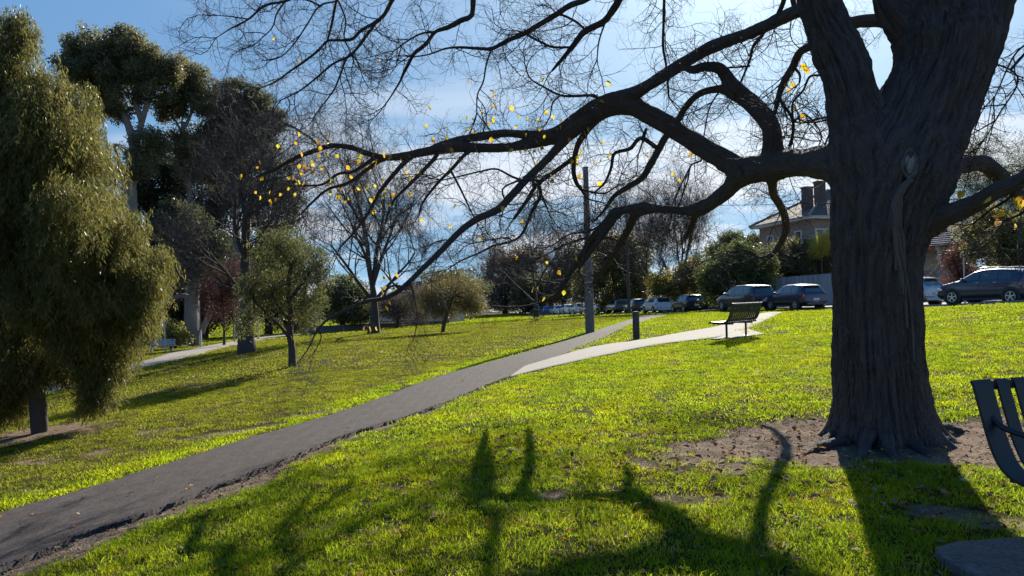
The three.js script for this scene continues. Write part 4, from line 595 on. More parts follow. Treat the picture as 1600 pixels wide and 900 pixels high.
leafyTree({ name: 'gum_tree', label: 'slim gum whose small rounded crown sits beside the tallest gum', base: [292, 535], d: 68, width: 9, taper: 0.45, bark: gumBark,
  stems: [[[292, 538], [294, 420], [296, 300], [288, 220], [284, 190]], [[288, 220], [278, 195], [268, 180]], [[286, 205], [300, 175], [312, 150]]],
  blobs: [[290, 120, 30, 20], [312, 135, 20, 26], [270, 165, 24, 18], [300, 165, 24, 20], [258, 178, 14, 12], [285, 140, 26, 16], [320, 160, 14, 20], [285, 225, 26, 20], [300, 250, 26, 30]], kind: 'broad', clumps: 140, per: 11, size: 1.7, rho: 0.32, rho0: 0.3, color: gumGreen, color2: gumLight, limbs: 40 });
leafyTree({ name: 'gum_tree', label: 'dense bushy topped gum rising behind the bare grey tree', base: [372, 532], d: 72, width: 13, taper: 0.5, bark: gumBark,
  stems: [[[372, 534], [372, 420], [366, 300], [362, 220]], [[366, 280], [385, 220], [400, 180]]],
  blobs: [[350, 145, 22, 24], [385, 150, 34, 24], [405, 165, 24, 28], [360, 180, 40, 34], [400, 200, 38, 30], [340, 215, 38, 36], [430, 190, 12, 18], [350, 250, 48, 40], [400, 240, 40, 30], [320, 260, 30, 30]], kind: 'broad', clumps: 240, per: 12, size: 1.8, rho: 0.28, rho0: 0.3, color: gumGreen, color2: [0.085, 0.088, 0.036], limbs: 40 });
leafyTree({ name: 'gum_tree', label: 'stout pale-trunked gum with a hanging strip of white bark by the paling fence', base: [304, 534], d: 60, width: 15, taper: 0.85, bark: gumBark,
  stems: [[[304, 537], [304, 500], [303, 460], [305, 420], [310, 360]], [[315, 520], [325, 495], [335, 470], [340, 440]], [[303, 470], [285, 462], [262, 470]]],
  blobs: [[300, 400, 40, 34], [270, 430, 26, 20], [330, 390, 30, 30], [290, 350, 40, 34]], kind: 'broad', clumps: 70, per: 13, size: 2.0, rho: 0.34, rho0: 0.3, color: darkGreen, color2: gumGreen, limbs: 30 });
{ const sp = at(308, 500, 59.4), g = tube([[308, 481], [309, 500], [309.5, 516]].map(([x, y]) => ({ p: at(x, y, 59.2), r: 0.06 })), { seg: 6, step: 0.2, knob: 0.3, seed: 3 }); const t = scene.children.filter(o => o.name.startsWith('gum_tree')).pop(); part(t, 'bark_strip', g, std(0.75, 0.70, 0.62), true); }
// dense dark evergreens behind the left path
const darkOnes = [['dark spreading evergreen between the weeping tree and the gums', [235, 540], 76, [[215, 330, 40, 70], [250, 300, 46, 80], [235, 270, 40, 50], [230, 420, 60, 60], [260, 380, 40, 60], [245, 480, 60, 40]]], ['dark evergreen thicket filling the gap below the slim gum', [320, 532], 80, [[310, 310, 54, 70], [345, 290, 50, 60], [330, 400, 66, 60], [320, 470, 70, 50], [290, 500, 50, 30]]], ['dark evergreen behind the stout trunk of the grey bare tree', [420, 525], 84, [[415, 320, 54, 70], [440, 420, 50, 60], [400, 460, 60, 50], [450, 490, 60, 30]]], ['dark evergreen at the edge of the lawn beyond the weeping tree', [120, 548], 70, [[60, 380, 90, 90], [140, 430, 80, 80], [150, 510, 80, 36], [-40, 420, 100, 110]]]];
for (const [label, base, d, blobs] of darkOnes) leafyTree({ name: 'evergreen_tree', label, base, d, width: 10, trunk: [[base[0], base[1] - 60], [base[0], base[1] - 140]], blobs, kind: 'broad', clumps: 210, per: 11, size: 2.0, rho: 0.34, rho0: 0.4, color: darkGreen, color2: [0.05, 0.056, 0.024], limbs: 20, group: 'dark evergreens behind the far path' });
const shrubs = [
  ['red_shrub', 'reddish purple leaved shrub beside the pale trunked gum', [350, 527], 56, [[345, 440, 34, 34], [365, 465, 28, 34], [335, 475, 26, 26], [385, 430, 24, 26]], [0.045, 0.018, 0.018], [0.05, 0.030, 0.020], 'fine', 90],
  ['shrub', 'low rounded light green shrub beside the paling fence', [274, 537], 58, [[274, 520, 14, 14], [264, 526, 10, 9]], midGreen, oliveGold, 'broad', 26],
  ['evergreen_tree', 'bushy green tree framed between the young weeping tree and the forked bare tree', [535, 512], 78, [[528, 455, 26, 22], [552, 470, 26, 24], [515, 470, 18, 20], [540, 490, 30, 16]], darkGreen, midGreen, 'broad', 80],
  ['evergreen_tree', 'dark domed tree top rising behind the small round olive tree', [705, 500], 105, [[712, 432, 24, 12], [690, 440, 24, 14], [720, 455, 40, 26], [690, 470, 40, 26]], [0.04, 0.05, 0.03], gumGreen, 'broad', 70],
  ['hedge', 'grey brown twiggy hedge along the street behind the forked bare tree', [620, 508], 80, [[560, 492, 34, 18], [600, 485, 36, 20], [640, 478, 40, 24], [680, 485, 36, 16], [660, 460, 22, 16]], [0.062, 0.052, 0.040], [0.085, 0.070, 0.052], 'fine', 130],
  ['street_tree', 'small leafed brown tree behind the small round olive tree beside the parked cars', [790, 494], 150, [[805, 410, 34, 22], [780, 430, 34, 26], [830, 420, 30, 26], [800, 450, 52, 30], [765, 465, 30, 24], [840, 455, 34, 26]], [0.072, 0.060, 0.044], [0.120, 0.098, 0.075], 'broad', 120],
  ['evergreen_tree', 'dark evergreen behind the white parked cars and the tall pole', [880, 490], 140, [[850, 455, 40, 24], [885, 440, 40, 30], [910, 415, 36, 30], [930, 455, 40, 26], [830, 470, 40, 16]], darkGreen, [0.055, 0.055, 0.024], 'broad', 130],
  ['evergreen_tree', 'dense green tree overhanging the white hatchback', [965, 487], 97, [[950, 390, 30, 24], [985, 400, 36, 34], [955, 430, 44, 34], [1000, 440, 34, 28], [975, 462, 40, 18], [925, 450, 30, 26]], [0.050, 0.056, 0.020], [0.105, 0.092, 0.028], 'broad', 150],
  ['shrub', 'yellow green shrub behind the bare street tree and dark hatchback', [1085, 478], 72, [[1085, 425, 26, 24], [1060, 445, 30, 20], [1100, 450, 24, 20], [1030, 450, 24, 18]], [0.070, 0.074, 0.020], [0.20, 0.155, 0.03], 'broad', 90],
  ['round_shrub', 'big rounded dark green shrub beside the dark station wagon', [1145, 484], 60, [[1140, 425, 38, 34], [1165, 440, 36, 34], [1120, 450, 26, 26], [1150, 405, 34, 20], [1185, 420, 30, 26]], [0.040, 0.054, 0.020], [0.075, 0.088, 0.024], 'broad', 190],
  ['hedge', 'tall tangled hedge in front of the two-storey house', [1250, 478], 66, [[1215, 405, 36, 26], [1255, 400, 40, 24], [1290, 405, 34, 30], [1230, 425, 50, 20], [1280, 430, 40, 20], [1320, 410, 30, 36]], [0.050, 0.052, 0.026], [0.095, 0.090, 0.040], 'broad', 170],
  ['shrub', 'bright yellow green bush under the window of the two-storey house', [1285, 470], 63, [[1283, 385, 12, 14], [1293, 372, 8, 12]], [0.20, 0.19, 0.03], [0.26, 0.22, 0.04], 'fine', 20],
  ['evergreen_tree', 'small evergreen group beside the eave of the two-storey house', [1150, 470], 85, [[1145, 380, 22, 14], [1130, 395, 24, 14], [1165, 385, 14, 12], [1183, 374, 9, 8]], [0.040, 0.044, 0.022], gumGreen, 'broad', 60],
  ['domed_tree', 'large dense dome shaped evergreen behind the trunk and the blue car', [1545, 470], 62, [[1545, 265, 52, 58], [1590, 290, 50, 60], [1520, 300, 40, 50], [1570, 340, 60, 40], [1640, 320, 60, 80]], [0.036, 0.046, 0.022], [0.05, 0.058, 0.026], 'fine', 260],
  ['garden_tree', 'mottled garden tree overhanging the blue car', [1590, 468], 44, [[1555, 385, 40, 30], [1600, 370, 50, 36], [1590, 410, 40, 22], [1530, 380, 26, 24], [1640, 390, 50, 50], [1520, 345, 34, 26], [1570, 345, 34, 22]], [0.055, 0.052, 0.022], [0.135, 0.125, 0.045], 'broad', 170],
  ['red_shrub', 'dark red leaved shrub in the garden behind the blue car', [1497, 470], 46, [[1497, 420, 20, 26], [1510, 440, 26, 22], [1478, 450, 24, 16], [1500, 400, 16, 16]], [0.070, 0.024, 0.024], [0.05, 0.034, 0.022], 'fine', 80],
];
for (const [name, label, base, d, blobs, c1, c2, kind, n] of shrubs) leafyTree({ name, label, category: /shrub/.test(name) ? 'shrub' : /hedge/.test(name) ? 'hedge' : 'tree', base, d, width: /tree/.test(name) ? 8 : 4, trunk: [[base[0], base[1] - 22], [blobs[0][0], blobs[0][1] + 10]], blobs, kind, clumps: n, per: 9, size: 0.028 * d * (kind === 'fine' ? 0.95 : 0.9), rho: 0.30, rho0: 0.006 * d, color: c1.map(v => v * 1.9), color2: c2.map(v => v * 1.9), limbs: 12, bark: branchBark });

// ---------------------------------------------------------------- bare trees beyond
const FARSPRAY = [31, 32, 33].map(s => twigSpray(s, 1, 0.8, 0.011));
function bareTree(o) {
  const R = rng(treeSeed++), base = standAt(o.base[0], o.base[1], o.d), t = thing(o.name, o.label, 'tree', base, o.group), S = o.d / F, lists = FARSPRAY.map(() => []);
  const put = (p, dir, s) => { const k = Math.floor(R() * 3); lists[k].push([alongTo(p.clone().sub(base), dir, R() * 6.28, s), C(1, 1, 1).multiplyScalar(0.7 + 0.6 * R())]); };
  const grow = (p, dir, len, r, lev, gs) => {
    const n = 5, nodes = [{ p: p.clone(), r }]; let q = p.clone(), d = dir.clone();
    for (let i = 1; i <= n; i++) {
      d.add(V(R() - 0.5, R() - 0.3 + (o.up || 0), R() - 0.5).multiplyScalar(0.34)).normalize(); q = q.clone().addScaledVector(d, len / n); nodes.push({ p: q, r: r * (1 - 0.62 * i / n) });
      if (lev < 3 && i > (lev ? 0 : 1)) for (let c = 0; c < (lev === 0 ? 2 : R() < 0.62 ? 1 : 0); c++) { const s = V(R() - 0.5, R() - 0.5, R() - 0.5).cross(d).normalize().multiplyScalar(0.6 + 0.5 * R()).addScaledVector(d, 0.8); s.y += 0.12 + (o.up || 0); s.normalize(); grow(q, s, len * (0.50 + 0.2 * R()), r * (1 - 0.62 * i / n) * 0.55, lev + 1, gs); }
      if (lev >= 2 && R() < (o.tw || 0.3) * (lev === 3 ? 1 : 0.8)) put(q, V(R() - 0.5, R() - 0.2 + (o.up || 0), R() - 0.5).normalize().addScaledVector(d, 0.8).normalize(), (o.spray || 1.2) * (0.6 + 0.7 * R()));
    }
    if (lev < 3) gs.push(tube(nodes, { seg: lev ? 5 : 7, step: len / 6, knob: 0.06, seed: lev + treeSeed }));
    else if (r > 0.01) gs.push(tube(nodes, { seg: 4, step: len / 5, knob: 0, seed: 1 }));
  };
  const tr = [[0, 0], ...o.trunk].map(([x, y], i, a) => ({ p: i ? at(o.base[0] + x, o.base[1] + y, o.d) : V(base.x, base.y - 0.2, base.z), r: o.width * S / 2 * mix(1.35, 0.7, Math.min(1, i / (a.length - 1) * 1.4)) * (i === 0 ? 1.25 : 1) }));
  part(t, 'trunk', tube(tr, { seg: 18, step: 0.2, knob: 0.08, seed: treeSeed, bark: 0.01, barkF: 12 }), o.bark || greyBark, true);
  for (const [fi, dx, dy, dz, len, w] of o.limbs) { const gs = [], p = tr[fi].p; grow(p, V(dx, dy, dz).normalize(), len * S, w * S / 2, 0, gs); part(t, 'limb', clean(gs), o.bark || greyBark, true); }
  FARSPRAY.forEach((s, k) => scatter('twigs', s.g, std(0.062, 0.051, 0.046, { roughness: 0.9 }), lists[k], t));
  return t;
}
bareTree({ name: 'bare_tree', label: 'thick dark trunked bare tree with dense grey twigs beyond the young weeping tree', base: [385, 551], d: 36, width: 19, trunk: [[0, -40], [-1, -90], [-2, -150], [0, -210]], limbs: [[2, -0.8, 0.8, 0.2, 99, 8], [2, 0.8, 0.9, -0.3, 99, 8], [3, -0.6, 1, -0.4, 108, 9], [3, 0.8, 0.8, 0.3, 99, 8], [4, -0.3, 1, 0.3, 99, 8], [4, 0.45, 1, -0.3, 108, 8], [3, 0.1, 0.7, 0.9, 90, 7], [4, 0.9, 0.45, 0.1, 81, 6], [2, -0.9, 0.5, -0.5, 81, 6]], spray: 0.95, tw: 0.34, bark: branchBark });
bareTree({ name: 'bare_tree', label: 'open forked bare tree with many upright stems standing alone on the lawn', base: [584, 521], d: 49, width: 13, trunk: [[1, -25], [1, -50], [-2, -75]], limbs: [[2, -0.85, 0.62, 0.1, 110, 7], [3, -0.25, 1, 0.2, 150, 9], [3, 0.12, 1, -0.2, 165, 9], [3, 0.45, 0.9, 0.2, 120, 7], [2, 0.8, 0.7, -0.2, 100, 6], [3, -0.5, 0.85, -0.4, 120, 7]], spray: 1.0, tw: 0.5, up: 0.05, bark: branchBark });
bareTree({ name: 'bare_street_tree', label: 'upright bare street tree behind the dark hatchback near the concrete path', base: [1066, 480], d: 74, width: 7, trunk: [[0, -24], [0, -50]], limbs: [[1, -0.5, 1, 0, 70, 4], [2, 0.3, 1, 0.2, 80, 4], [2, -0.2, 1, -0.2, 85, 4], [1, 0.6, 0.9, 0, 66, 4], [2, 0, 1, 0.4, 80, 4], [1, -0.9, 0.8, 0.3, 60, 3]], spray: 1.4, tw: 0.3, up: 0.2, bark: branchBark });
bareTree({ name: 'bare_street_tree', label: 'bare street tree overhanging the white hatchback from behind', base: [1008, 484], d: 84, width: 5, trunk: [[0, -24], [2, -48]], limbs: [[1, -0.6, 1, 0, 80, 3.5], [2, 0.2, 1, 0.2, 80, 3.5], [2, -0.3, 1, -0.2, 80, 3.5], [1, 0.7, 0.9, 0, 70, 3]], spray: 1.7, tw: 0.3, up: 0.2, bark: branchBark });
bareTree({ name: 'bare_street_tree', label: 'spreading bare tree among the parked cars beside the small leafed brown tree', base: [838, 494], d: 92, width: 6, trunk: [[0, -20], [-2, -40]], limbs: [[1, -0.8, 0.8, 0, 70, 4], [2, 0.5, 1, 0.2, 70, 4], [2, -0.2, 1, -0.2, 70, 4], [1, 0.8, 0.7, 0, 60, 3]], spray: 1.8, tw: 0.3, bark: branchBark });

// ---------------------------------------------------------------- benches
const benchPaint = new THREE.MeshStandardMaterial({ color: C(0.016, 0.020, 0.024), roughness: 0.5, metalness: 0.2, bumpMap: grainBump, bumpScale: 0.0006 });
const benchLine = new THREE.CatmullRomCurve3([[-0.375, 0.945], [-0.362, 0.92], [-0.315, 0.76], [-0.265, 0.60], [-0.20, 0.485], [-0.10, 0.43], [0.05, 0.425], [0.22, 0.44], [0.31, 0.435], [0.345, 0.40]].map(([f, y]) => V(0, y, f)), false, 'centripetal');
function slatGeo(w, th = 0.010) {                                   // one flat bar bent to the bench's profile, lying along +z
  const n = 34, pos = [], idx = [];
  for (let i = 0; i <= n; i++) { const p = benchLine.getPoint(i / n), t = benchLine.getTangent(i / n), nr = V(0, t.z, -t.y).normalize(); for (const [sx, sn] of [[-1, -1], [1, -1], [1, 1], [-1, 1]]) pos.push(sx * w / 2, p.y + nr.y * sn * th / 2, p.z + nr.z * sn * th / 2); }
  for (let i = 0; i < n; i++) for (let k = 0; k < 4; k++) { const a = i * 4 + k, b = i * 4 + (k + 1) % 4; idx.push(a, b, a + 4, b, b + 4, a + 4); }
  idx.push(0, 2, 1, 0, 3, 2); const e = n * 4; idx.push(e, e + 1, e + 2, e, e + 2, e + 3);
  const g = new THREE.BufferGeometry(); g.setAttribute('position', new THREE.Float32BufferAttribute(pos, 3)); g.setIndex(idx); const q = g.toNonIndexed(); q.computeVertexNormals();
  const uv = []; for (let i = 0; i < q.attributes.position.count; i++) uv.push(q.attributes.position.getX(i), q.attributes.position.getY(i)); q.setAttribute('uv', new THREE.Float32BufferAttribute(uv, 2)); return q;
}
const slatEnd = slatGeo(0.130, 0.018), slatMid = slatGeo(0.084, 0.014);
function slatBench(label, pos, turn, lift, arms = true) {
  const b = thing('slatted_bench', label, 'bench', V(pos.x, pos.y + lift, pos.z), 'dark metal slatted benches', turn);
  const len = 1.78, n = 15;
  for (let i = 0; i < n; i++) { const m = part(b, i === 0 || i === n - 1 ? 'end_slat' : 'slat', i === 0 || i === n - 1 ? slatEnd : slatMid, benchPaint); m.position.x = -len / 2 + len * i / (n - 1) + (i === 0 ? -0.02 : i === n - 1 ? 0.02 : 0); }
  part(b, 'top_rail', box(len, 0.05, 0.024, 0, 0.912, -0.376, 0.01), benchPaint);
  part(b, 'seat_rail', box(len, 0.045, 0.03, 0, 0.395, 0.24, 0.008), benchPaint);
  part(b, 'seat_rail', box(len, 0.045, 0.03, 0, 0.42, -0.215, 0.008), benchPaint);
  for (const s of [-1, 1]) {
    const x = s * (len / 2 + 0.012);
    if (arms) part(b, 'armrest', new THREE.TubeGeometry(new THREE.CatmullRomCurve3([[-0.312, 0.745], [-0.25, 0.70], [-0.08, 0.672], [0.10, 0.672], [0.20, 0.655], [0.235, 0.60], [0.22, 0.52], [0.20, 0.43]].map(([f, y]) => V(x, y, f))), 40, 0.017, 10), benchPaint);
    const lx = s * 0.62;
    part(b, 'leg', clean([bar(V(lx, 0, -0.02), V(lx, 0.39, -0.02), 0.032), bar(V(lx, 0.38, 0.24), V(lx, 0.385, -0.22), 0.024), xf(new THREE.CylinderGeometry(0.075, 0.08, 0.014, 16), lx, 0.008, -0.02)]), benchPaint);
  }
  return b;
}
{ // near bench: its end slat stands just inside the frame
  const p = at(1538, 602, 4.45), a = 17 * DEG, L = V(Math.cos(a), 0, -Math.sin(a)), fwd = V(Math.sin(a), 0, Math.cos(a));
  const c = V(p.x, 0, p.z).addScaledVector(L, 0.89).addScaledVector(fwd, 0.365);
  slatBench('slatted metal bench on the dark slab in the shade beside the massive trunk', V(c.x, land(p.x, p.z) - 0.01, c.z), a, 0.05);
}
{ // far bench beside the concrete path, its back to the lawn
  const c = standAt(1150, 528, 22), L = V(0.65, 0, -0.76).normalize(), turn = Math.atan2(-L.z, L.x);
  const b = slatBench('slatted metal bench on the sunny concrete pad beside the pale path', c, turn + Math.PI, 0.06, false);
}
{ // grey bench by the far path
  const p = standAt(253, 551, 52), b = thing('plank_bench', 'pale grey park bench with solid backrest beside the far path', 'bench', p, null, 0.12), grey = std(0.34, 0.36, 0.38, { roughness: 0.6 }), dk = std(0.07, 0.07, 0.075);
  part(b, 'seat_board', box(1.75, 0.05, 0.42, 0, 0.45, 0.05, 0.01), grey);
  for (let i = 0; i < 3; i++) { const m = part(b, 'back_board', box(1.6, 0.11, 0.03, 0, 0.56 + i * 0.125, -0.19 - i * 0.03, 0.008), grey); }
  for (const s of [-0.62, 0.62]) part(b, 'leg', clean([box(0.07, 0.43, 0.36, s, 0.215, 0.03), box(0.05, 0.42, 0.04, s, 0.65, -0.23)]), dk);
}
// ---------------------------------------------------------------- poles and posts
const timberBump = tex(256, 512, (u, v) => 0.5 + 0.35 * ring(u, v * 0.2, 60, 2) + 0.15 * ring(u, v, 30, 6));
const poleMat = new THREE.MeshStandardMaterial({ color: C(0.20, 0.195, 0.19), map: barkTone, bumpMap: timberBump, bumpScale: 0.01, roughness: 0.9 });
{
  const b = standAt(922, 520, 32), p = thing('utility_pole', 'tall thick weathered grey pole beside the fork of the two paths', 'pole', b), top = at(912, 262, 32);
  part(p, 'shaft', tube([{ p: V(b.x, b.y - 0.3, b.z), r: 0.19 }, { p: V(b.x, b.y + 1.5, b.z), r: 0.178 }, { p: V(b.x, (b.y + top.y) / 2, b.z), r: 0.145 }, { p: V(b.x, top.y, b.z), r: 0.108 }], { seg: 24, step: 0.2, knob: 0.02, seed: 3 }), poleMat, true);
  part(p, 'cap', xf(new THREE.CylinderGeometry(0.112, 0.117, 0.05, 20), 0, top.y - b.y + 0.02, 0), std(0.12, 0.12, 0.12));
  part(p, 'band', xf(new THREE.CylinderGeometry(0.18, 0.18, 0.06, 20, 1, true), 0, 2.05, 0), std(0.35, 0.35, 0.36, { metalness: 0.7, roughness: 0.4 }));
}
{
  const b = standAt(994.5, 531, 26.5), p = thing('bollard', 'dark square timber bollard on the grass between the two paths', 'bollard', b, null, 0.35);
  part(p, 'post', box(0.19, 1.0, 0.15, 0, 0.42, 0, 0.02), std(0.035, 0.038, 0.036, { roughness: 0.75, bumpMap: timberBump, bumpScale: 0.004 }));
  part(p, 'cap', box(0.17, 0.03, 0.13, 0, 0.925, 0, 0.012), std(0.16, 0.16, 0.15, { roughness: 0.7 }));
}
const galv = std(0.42, 0.42, 0.42, { metalness: 0.4, roughness: 0.55 });
function post(name, label, cat, px, py, d, top, r, mat, extra) { const b = standAt(px, py, d), h = (py - top) * d / F, p = thing(name, label, cat, b); part(p, 'shaft', clean([bar(V(0, -0.2, 0), V(0, h, 0), r, r, 10)]), mat); if (extra) extra(p, h); return p; }
post('sign_post', 'slim grey post with a small pale sign beside the plank bench', 'sign', 258, 553, 51, 496, 0.05, galv, (p, h) => part(p, 'sign_panel', box(0.34, 0.62, 0.03, -0.16, h - 0.36, 0.07, 0.008), std(0.55, 0.55, 0.50)));
post('lamp_post', 'thin brown and white post in front of the stout pale gum', 'post', 314, 540, 55, 470, 0.05, std(0.10, 0.07, 0.06), p => part(p, 'sleeve', bar(V(0, 0.02, 0), V(0, 1.25, 0), 0.07, 0.07, 10), std(0.50, 0.50, 0.48)));
post('marker_post', 'short pale post near the far path behind the thick bare trunk', 'post', 404, 529, 66, 506, 0.06, std(0.45, 0.45, 0.42), (p, h) => part(p, 'cap', box(0.16, 0.05, 0.16, 0, h, 0, 0.01), std(0.3, 0.3, 0.3)));
post('marker_post', 'short grey post at the far path before the dark evergreens', 'post', 366, 531, 63, 508, 0.06, std(0.26, 0.26, 0.25), (p, h) => part(p, 'cap', box(0.16, 0.05, 0.16, 0, h, 0, 0.01), std(0.2, 0.2, 0.2)));
post('street_sign_post', 'thin metal post on the kerb beside the blue car bonnet', 'post', 1508, 478, 37.5, 395, 0.035, galv, (p, h) => part(p, 'cap', xf(new THREE.SphereGeometry(0.045, 10, 8), 0, h, 0), galv));
function powerPole(label, px, py, d, top, arm) {
  const b = standAt(px, py, d), h = (py - top) * d / F, p = thing('power_pole', label, 'pole', b, null, 0.2), wood = std(0.10, 0.085, 0.07);
  part(p, 'shaft', bar(V(0, -0.3, 0), V(0, h + 0.3, 0), 0.17, 0.11, 10), wood); part(p, 'crossarm', box(arm, 0.13, 0.11, 0, h, 0.14), wood);
  for (const k of [-0.45, -0.15, 0.15, 0.45]) part(p, 'insulator', xf(new THREE.CylinderGeometry(0.05, 0.07, 0.18, 8), k * arm, h + 0.15, 0.14), std(0.35, 0.3, 0.25, { roughness: 0.3 }));
  return [p, h, arm];
}
const poleA = powerPole('wooden power pole with crossarm behind the tree by the white hatchback', 983, 486, 80, 321, 2.7), poleB = powerPole('wooden power pole with crossarm behind the small round olive tree', 735, 502, 112, 424, 2.0);
{
  const end = ([p, h, arm], k) => V(k * arm, h + 0.24, 0.14).applyAxisAngle(V(0, 1, 0), p.rotation.y).add(p.position);
  const ends = [[poleA, poleB], [poleA, null]]; 
  for (const [a, b] of ends) for (const k of [-0.45, -0.15, 0.15, 0.45]) {
    const s = end(a, k), e = b ? end(b, k) : at(1760, 300, 52).add(V(k * 2, 0, 0)), m = s.clone().lerp(e, 0.5); m.y -= 0.5;
    const w = new THREE.Mesh(new THREE.TubeGeometry(new THREE.QuadraticBezierCurve3(s, m, e), 40, 0.011, 4), std(0.05, 0.05, 0.05)); w.name = numbered('power_line'); w.castShadow = true; scene.add(w);
    tag(w, b ? 'thin power line strung between the two wooden power poles' : 'thin power line running from the power pole past the two-storey house', 'wire', b ? 'wires between the poles' : 'wires past the house');
  }
}
// ---------------------------------------------------------------- cars
const glassMat = new THREE.MeshPhysicalMaterial({ color: C(0.03, 0.04, 0.045), roughness: 0.05, metalness: 0.0, clearcoat: 1, clearcoatRoughness: 0.03, ior: 1.6 });
const tyreMat = std(0.022, 0.022, 0.023, { roughness: 0.9 }), trimMat = std(0.03, 0.03, 0.032, { roughness: 0.6 }), rimMat = std(0.55, 0.56, 0.58, { metalness: 0.8, roughness: 0.35 });
const redLamp = new THREE.MeshPhysicalMaterial({ color: C(0.35, 0.015, 0.015), roughness: 0.15, clearcoat: 1 }), clearLamp = new THREE.MeshPhysicalMaterial({ color: C(0.7, 0.72, 0.74), roughness: 0.1, clearcoat: 1, metalness: 0.3 }), plateMat = std(0.75, 0.75, 0.72), railMat = std(0.6, 0.61, 0.63, { metalness: 0.8, roughness: 0.3 });
const KINDS = {
  hatch: { L: 4.05, W: 0.86, belt: 0.95, H: 1.49, wheel: 0.31, wx: [-1.24, 1.27], top: [[-2.02, 0.50], [-2.0, 0.86], [-1.93, 0.98], [-1.62, 1.33], [-1.42, 1.44], [-0.8, 1.49], [-0.1, 1.48], [0.35, 1.40], [1.02, 1.00], [1.20, 0.95], [1.78, 0.82], [1.98, 0.68], [2.03, 0.45]], rear: [-1.90, -1.58], screen: [0.42, 0.98], sides: [[-1.40, -0.80], [-0.74, -0.02], [0.05, 0.72]] },
  wagon: { L: 4.7, W: 0.90, belt: 1.02, H: 1.62, wheel: 0.33, wx: [-1.42, 1.42], top: [[-2.34, 0.5], [-2.33, 0.95], [-2.28, 1.05], [-2.05, 1.45], [-1.9, 1.56], [-1.0, 1.62], [0.0, 1.61], [0.45, 1.52], [1.22, 1.08], [1.45, 1.02], [2.1, 0.88], [2.30, 0.7], [2.35, 0.45]], rear: [-2.26, -2.02], screen: [0.52, 1.18], sides: [[-1.88, -1.15], [-1.08, -0.18], [-0.10, 0.86]] },
  suv: { L: 4.3, W: 0.90, belt: 1.06, H: 1.58, wheel: 0.35, wx: [-1.30, 1.32], top: [[-2.13, 0.55], [-2.12, 0.95], [-2.05, 1.10], [-1.72, 1.40], [-1.45, 1.52], [-0.7, 1.58], [0.0, 1.57], [0.40, 1.48], [1.10, 1.10], [1.30, 1.05], [1.92, 0.93], [2.12, 0.74], [2.16, 0.48]], rear: [-2.0, -1.68], screen: [0.48, 1.06], sides: [[-1.30, -0.78], [-0.70, 0.02], [0.10, 0.80]] },
};
const rimGeo = (() => { const gs = [xf(new THREE.TorusGeometry(0.19, 0.022, 8, 24), 0, 0, 0.01), new THREE.CylinderGeometry(0.045, 0.05, 0.03, 12).rotateX(Math.PI / 2)]; for (let i = 0; i < 5; i++) { const b = box(0.05, 0.19, 0.022, 0, 0.10, 0); b.rotateZ(i * Math.PI * 0.4); gs.push(b); } return clean(gs); })();
const tyreGeo = new THREE.LatheGeometry([[0.0, -0.09], [0.20, -0.095], [0.295, -0.095], [0.315, -0.06], [0.32, 0], [0.315, 0.06], [0.295, 0.095], [0.21, 0.10], [0.20, 0.075], [0.0, 0.07]].map(([x, y]) => new THREE.Vector2(x, y)), 28).rotateX(Math.PI / 2);
